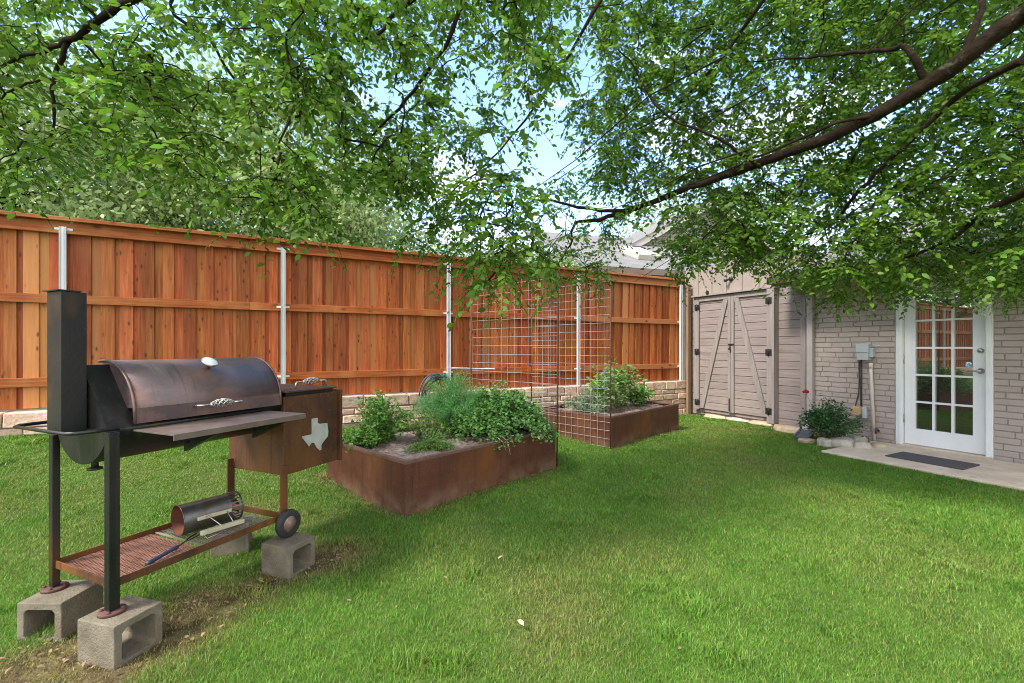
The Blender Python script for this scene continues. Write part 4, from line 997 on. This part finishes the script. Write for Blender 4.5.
# shelf
m = MB(); m.prism([(.075, v, z) for v, z in ((-.022, .895), (-.295, .895), (-.295, .876), (-.301, .876), (-.301, .902), (-.022, .902))], (.650, 0, 0))
sh = m.build('front_shelf', mt['shelf'], sg, bevel=.0012)
for a_ in (.31, .66):
    m = MB(); m.prism([(a_ - .012, v, z) for v, z in ((-.27, .894), (-.27, .88), (-.02, .775), (.012, .76), (.012, .894), (-.005, .894), (-.005, .80), (-.21, .885), (-.21, .894))], (.024, 0, 0)); m.build('shelf_bracket', mt['blacksteel'], sh)
# firebox
fa0, fa1, fv0, fv1, fz0, fz1 = .835, 1.25, -.005, .47, .508, .965
m = MB(); m.box(fa0, fa1, fv0, fv1, fz0, fz1)
fb = m.build('firebox', mt['rust'], sg, bevel=.003)
m = MB(); m.box(fa1 + .0005, fa1 + .022, fv0 - .022, fv1 + .015, fz0 - .004, fz1 + .012); m.build('firebox_flange', mt['rust'], fb, bevel=.002)
m = MB(); m.box(fa0 + .02, fa1 - .03, fv0 + .01, fv1 - .01, fz1 + .001, fz1 + .022); m.build('firebox_rim', mt['blacksteel'], fb)
m = MB(); m.box(fa0 - .005, fa1 - .025, fv0 - .02, fv1, fz1 + .023, fz1 + .034); m.build('firebox_lid', mt['rust'], fb, bevel=.002)
twist_handle((fa0 + .25, .05, fz1 + .075), (1, 0, 0), (0, 0, 1), .24, mt['chrome'], fb, 'firebox_handle')
TX = [(.36, 1), (.36, .54), (.02, .54), (.0, .50), (.13, .35), (.20, .26), (.25, .20), (.35, .30), (.45, .26), (.55, .10), (.66, 0), (.72, .02), (.72, .16), (.84, .27), (.98, .38), (1.0, .52), (.97, .66), (.96, .78), (.80, .80), (.68, .80), (.58, .84), (.58, 1)]
m = MB(); tw_ = .205; tx0, tz0 = fa0 + .125, .602
m.prism([(tx0 + x * tw_, fv0 - .001, tz0 + z * tw_ * 1.02) for x, z in TX], (0, -.006, 0)); m.build('state_emblem', mt['pewter'], fb)
# legs
def leg(a_, v_, z0, z1, w=.05, t=.05, foot=True, mat='blacksteel'):
    m = MB(); m.box(a_ - w / 2, a_ + w / 2, v_ - t / 2, v_ + t / 2, z0, z1); l = m.build('leg', mt[mat], sg, bevel=.003)
    if foot:
        f = MB(); f.lathe([(0, .0), (.0, .047), (.010, .047), (.012, .044), (.0125, 0)], (a_, v_, z0 - .0135), (0, 0, 1), 20)
        for k in range(4): f.lathe([(0, .007), (.006, .007), (.0065, 0)], (a_ + .036 * math.cos(.8 + k * 1.57), v_ + .036 * math.sin(.8 + k * 1.57), z0 - .001), (0, 0, 1), 6)
        f.build('foot_plate', mt['rod'], l)
leg(.0, -.022, ZB + .014, .905, .038, .038); leg(.0, .436, ZB + .014, .86, .028, .034)
leg(.822, -.02, .24, .57, .046, .012, False, 'rust'); leg(.822, .436, .24, .57, .046, .012, False, 'rust')
# tray
m = MB(); tz = .262
for q in ((.0, .82, -.022, -.016), (.0, .82, .430, .436)): m.box(*q, tz, tz + .034)
for q in ((-.004, .002, -.015, .429), (.818, .824, -.013, .429)): m.box(*q, tz, tz + .034)
for q in ((.003, .817, -.0155, .012), (.003, .817, .402, .4295)): m.box(*q, tz, tz + .004)
m.build('tray_frame', mt['rust'], sg, bevel=.001)
def exmesh(a0, a1, v0, v1, z, ps, pl_, r, name, mat):
    m = MB(); na = int((a1 - a0) / pl_); nv = int((v1 - v0) / ps); q = 0
    V = []; Fc = []
    for j in range(nv + 1):
        for s_ in (1, -1):
            pts = []
            for i in range(na * 2 + 1):
                off = (ps * .5) * (1 if (i % 2) else 0) * s_
                vv = min(max(v0 + j * ps + off, v0), v1)
                pts.append((a0 + i * pl_ / 2, vv, z + (.001 if s_ > 0 else -.001)))
            for p, q_ in zip(pts[:-1], pts[1:]):
                if abs(p[1] - q_[1]) > 1e-5: m.bar(p, q_, r * 2, r * 1.6)
    return m.build(name, mat, sg)
exmesh(.004, .40, .0, .425, tz + .008, .0165, .034, .0022, 'tray_mesh', mt['rustlight'])
exmesh(.405, .815, .0, .425, tz + .008, .0205, .042, .0015, 'tray_mesh', mt['traywire'])
m = MB(); m.box(.398, .406, .0, .425, tz + .006, tz + .012); m.build('tray_bar', mt['traywire'], sg)
# wheels
for v_ in (-.055, .470):
    w = MB(); w.lathe([(-.019, .045), (-.019, .066), (-.013, .076), (0, .079), (.013, .076), (.019, .066), (.019, .045), (.019, .03)], (.822, v_, ZB + .080), (0, 1, 0), 28)
    wh = w.build('wheel', mt['rubber'], sg)
    w = MB(); w.lathe([(-.016, .0), (-.016, .046), (.016, .046), (.016, 0)], (.822, v_, ZB + .080), (0, 1, 0), 20); w.lathe([(-.030, 0), (-.030, .014), (-.022, .020), (-.0165, .030)], (.822, v_, ZB + .080), (0, 1, 0), 16)
    w.tube([(.822, v_, ZB + .080), (.822, -.02 if v_ < 0 else .436, ZB + .080)], .007, 8); w.box(.806, .838, (-.030 if v_ < 0 else .433), (-.027 if v_ < 0 else .438), ZB + .07, .262)
    w.build('hub', mt['hub'], wh)
# push handle, drain
m = MB(); m.tube([(.02, -.03, .918), (-.06, -.03, .918), (-.115, -.02, .918), (-.135, .01, .918), (-.137, .2, .918), (-.135, .41, .918), (-.115, .44, .918), (-.06, .45, .918), (.01, .45, .918)], .0075, 8); m.build('push_handle', mt['blacksteel'], sg)
m = MB(); m.tube([(.05, BV, BZ - BR + .01), (.05, BV, BZ - BR - .025)], .013, 10); m.lathe([(0, .01), (.0, .028), (.008, .028), (.009, 0)], (.05, BV, BZ - BR - .034), (0, 0, 1), 14); m.build('drain_cap', mt['blackiron'], sg)

# cinder blocks
def block_mesh():
    m = MB(); s, h = .095, ZB + .02; w = .030
    o_ = [(-s, -.02), (s, -.02), (s, h - .02), (-s, h - .02)]; c = .014
    i0, i1, j0, j1 = -s + w, s - w, -.02 + w, h - .02 - w
    inn = [(i0 + c, j0), (i1 - c, j0), (i1, j0 + c), (i1, j1 - c), (i1 - c, j1), (i0 + c, j1), (i0, j1 - c), (i0, j0 + c)]
    vs = []
    for y in (-.1, .1): vs += [(x, y, z) for x, z in o_] + [(x, y, z) for x, z in inn]
    q = []
    def ring(b, rev):
        f = [(0, 1, 5, 4), (1, 6, 5), (1, 2, 7, 6), (2, 8, 7), (2, 3, 9, 8), (3, 10, 9), (3, 0, 11, 10), (0, 4, 11)]
        return [tuple(b + k for k in (reversed(t) if rev else t)) for t in f]
    q += ring(0, False) + ring(12, True)
    q += [(k, 12 + k, 12 + (k + 1) % 4, (k + 1) % 4) for k in range(4)]
    q += [(4 + k, 4 + (k + 1) % 8, 16 + (k + 1) % 8, 16 + k) for k in range(8)]
    m.add(vs, q); return m
blk = block_mesh().build('concrete_block', mt['block'], None, bevel=.004)
blk.name = 'concrete_block'
spots = [((-2.010, 2.033), R(0), 'hollow concrete block under the rear leg at the chimney end of the smoker'),
         ((-1.618, 1.885), R(-15) + R(90), 'hollow concrete block under the front leg at the chimney end of the smoker'),
         ((-1.268, 2.585), R(-20) + R(90), 'hollow concrete block under the front wheel of the smoker'),
         ((-1.74, 2.83), R(-66), 'hollow concrete block under the rear wheel of the smoker, half hidden by the tray')]
for k, ((x, y), rz, lab) in enumerate(spots):
    o = blk if k == 0 else blk.copy()
    if k: COL.objects.link(o)
    o.location = (x, y, 0); o.rotation_euler = (0, 0, rz); tag(o, lab, 'block', 'concrete blocks under the smoker')

# chimney starter (lies on the tray) and tool
sM = tmat(sg)
A0 = Vector((.405, .245, tz + .096)); A1 = Vector((.690, .195, tz + .096)); ax = (A1 - A0); Lc = ax.length; ax.normalize()
cs = thing('chimney_starter', 'scorched metal charcoal starter lying on the smoker tray', 'charcoal starter', tuple(sM @ A0), SA + math.atan2(ax.y, ax.x))
r_ = .078
m = MB(); m.lathe([(0, r_), (Lc * .80, r_)], (0, 0, 0), (1, 0, 0), 36); m.lathe([(0, r_), (0, r_ + .002), (.004, r_ + .002), (.005, r_)], (0, 0, 0), (1, 0, 0), 36); m.build('tube', mt['starter'], cs)
m = MB(); m.lathe([(.0005, r_ - .0015), (Lc * .80, r_ - .0015), (Lc * .80, 0)], (0, 0, 0), (1, 0, 0), 36); m.build('tube_lining', mt['starterin'], cs)
m = MB()
for k in range(24):
    a = 2 * math.pi * k / 24; m.bar((Lc * .80, r_ * math.cos(a), r_ * math.sin(a)), (Lc, r_ * math.cos(a), r_ * math.sin(a)), .006, .003, up=(0, math.cos(a), math.sin(a)))
m.lathe([(Lc - .008, r_ + .001), (Lc, r_ + .001), (Lc, r_ - .004), (Lc - .008, r_ - .004)], (0, 0, 0), (1, 0, 0), 36)
m.build('vent_cage', mt['starter'], cs)
m = MB(); m.box(.06, Lc * .78, -r_ - .006, -r_ + .004, -.004, .016); m.box(.05, Lc * .9, -r_ - .072, -r_ - .048, -.062, -.04)
m.build('wooden_grip', mt['palewood'], cs, bevel=.004)
m = MB(); m.tube([(.10, -r_ - .004, .01), (.10, -r_ - .02, .018), (.155, -r_ - .065, -.05), (.16, -r_ - .07, -.085)], .0028, 5); m.tube([(.07, -r_ + .004, -.05), (.085, -r_ - .05, -.09), (.20, -r_ - .062, -.068)], .0028, 5); m.tube([(.20, -r_ - .004, .01), (.21, -r_ - .06, -.048)], .0028, 5); m.build('wire_handle', mt['chrome'], cs)
T0 = sM @ Vector((.15, .03, tz + .024)); gt = thing('grill_scraper', 'blue handled grill scraper lying on the rusty tray mesh', 'grill tool', tuple(T0), SA + math.atan2(.075, .22))
m = MB(); m.tube([(0, 0, 0), (.02, 0, .001), (.10, 0, .003), (.16, 0, .004), (.175, 0, .004)], [.007, .010, .0085, .010, .007], 10); m.build('grip', mt['blue'], gt)
m = MB(); m.tube([(.17, 0, .004), (.22, .005, .006), (.27, .02, .008), (.31, .015, .012)], .0035, 6); m.tube([(.22, .005, .006), (.25, -.012, .012), (.30, -.01, .012)], .003, 6); m.build('shaft', mt['blackiron'], gt)

# leaf litter and bark bits in the worn patch
n = 800; t_ = rng.random(n); X = -2.05 + 1.1 * t_ + rng.normal(0, .24, n); Y = 1.55 + 1.25 * t_ + rng.normal(0, .2, n); k_ = dryness(X, Y) > .35; X, Y = X[k_], Y[k_]
ys = rng.uniform(1.6, 5.5, 70); xs = (rng.random(70) * 2 - 1) * .9 * ys; k_ = ~in_bed(xs, ys, .05) & (slab_local(xs, ys)[1] > 1.4); X = np.concatenate((X, xs[k_])); Y = np.concatenate((Y, ys[k_])); n = len(X)
D = rng.normal(0, 1, (n, 3)); D[:, 2] *= .25; N = rng.normal(0, .35, (n, 3)); N[:, 2] += 1; L = rng.uniform(.010, .032, n)
tag(leaf_obj('leaf_litter', np.stack((X, Y, gz(X, Y) + rng.uniform(.006, .022, n)), 1), D, N, L, L * rng.uniform(.2, .55, n), mt['litter'], None, curl=.2), 'brown leaf litter in the worn grass under the smoker', 'litter', kind='stuff')
# fallen leaves
for px, py, lab, rz in ((498, 560, 'pale dry fallen leaf on the lawn in front of the nearer raised bed', .8), (524, 627, 'small whitish fallen leaf on the foreground grass', 2.2)):
    Y = (H - .035) * F / (py - HZ); c = at(px, py, Y)
    n = 1; o = leaf_obj('fallen_leaf', [(0, 0, 0)], [(1, 0, .15)], [(0, .2, 1)], [.05], [.022], mt['deadleaf'], None, curl=.2)
    o.location = (c.x, c.y, .04); o.rotation_euler = (0, 0, rz); tag(o, lab, 'leaf')

# ------------------------------------------------------------------ camera, light, sky
cam = bpy.data.cameras.new('camera'); co = bpy.data.objects.new('camera', cam); COL.objects.link(co)
cam.sensor_width = 36; cam.lens = 36 * F / 1024; cam.shift_y = (HZ - 341.5) / 1024; cam.clip_end = 500; cam.clip_start = .05
co.location = (0, 0, H); co.rotation_euler = (R(90), 0, 0); S.camera = co
AZ, EL = R(234), R(50)      # azimuth measured clockwise from +Y: behind and left of the camera
sun = bpy.data.lights.new('sun', 'SUN'); sun.energy = 1.45; sun.angle = R(12); sun.color = (1, .95, .86)
so = bpy.data.objects.new('sun', sun); COL.objects.link(so)
sd = Vector((math.sin(AZ) * math.cos(EL), math.cos(AZ) * math.cos(EL), math.sin(EL)))
so.rotation_euler = (-sd).to_track_quat('-Z', 'Y').to_euler(); so.location = sd * 30
w = bpy.data.worlds.new('World'); S.world = w; w.use_nodes = True
nt = w.node_tree; bg = nt.nodes['Background']
sky = ND(nt, 'ShaderNodeTexSky', sky_type='NISHITA', sun_disc=False); sky.sun_elevation = EL; sky.sun_rotation = AZ; sky.air_density = 1.0; sky.dust_density = .3; sky.ozone_density = 2.4
tc = ND(nt, 'ShaderNodeTexCoord'); mp = ND(nt, 'ShaderNodeMapping'); mp.inputs['Scale'].default_value = (1, 1, 2.6); nt.links.new(tc.outputs['Generated'], mp.inputs['Vector'])
cl = noise(nt, mp.outputs[0], 3.2, 8, .55)
mask = ramp(nt, cl, [(.53, (0, 0, 0)), (.72, (.85, .85, .85))])
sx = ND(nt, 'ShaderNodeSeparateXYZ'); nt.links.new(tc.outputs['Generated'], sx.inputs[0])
fill_cloud = ND(nt, 'ShaderNodeMapRange', interpolation_type='SMOOTHSTEP'); fill_cloud.inputs[1].default_value = .25; fill_cloud.inputs[2].default_value = -.35; fill_cloud.inputs[4].default_value = .75   # unseen cloud cover added behind the camera to warm the bluish fill light
nt.links.new(sx.outputs[1], fill_cloud.inputs[0])
colr = mixc(nt, fill_cloud.outputs[0], sky.outputs[0], (4.6, 4.45, 4.25))
colr = mixc(nt, mask, colr, (4.6, 4.6, 4.75))
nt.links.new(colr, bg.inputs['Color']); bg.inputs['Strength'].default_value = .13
S.view_settings.view_transform = 'Standard'; S.view_settings.look = 'None'; S.view_settings.gamma = 1; S.view_settings.use_curve_mapping = False
S.view_settings.exposure = 2.2
S.render.engine = 'CYCLES'
S.cycles.max_bounces = 8; S.cycles.diffuse_bounces = 4; S.cycles.transmission_bounces = 4; S.cycles.use_denoising = True; S.cycles.denoising_prefilter = 'ACCURATE'; S.cycles.denoising_input_passes = 'RGB_ALBEDO_NORMAL'; S.cycles.use_adaptive_sampling = False; S.cycles.filter_width = 1.0
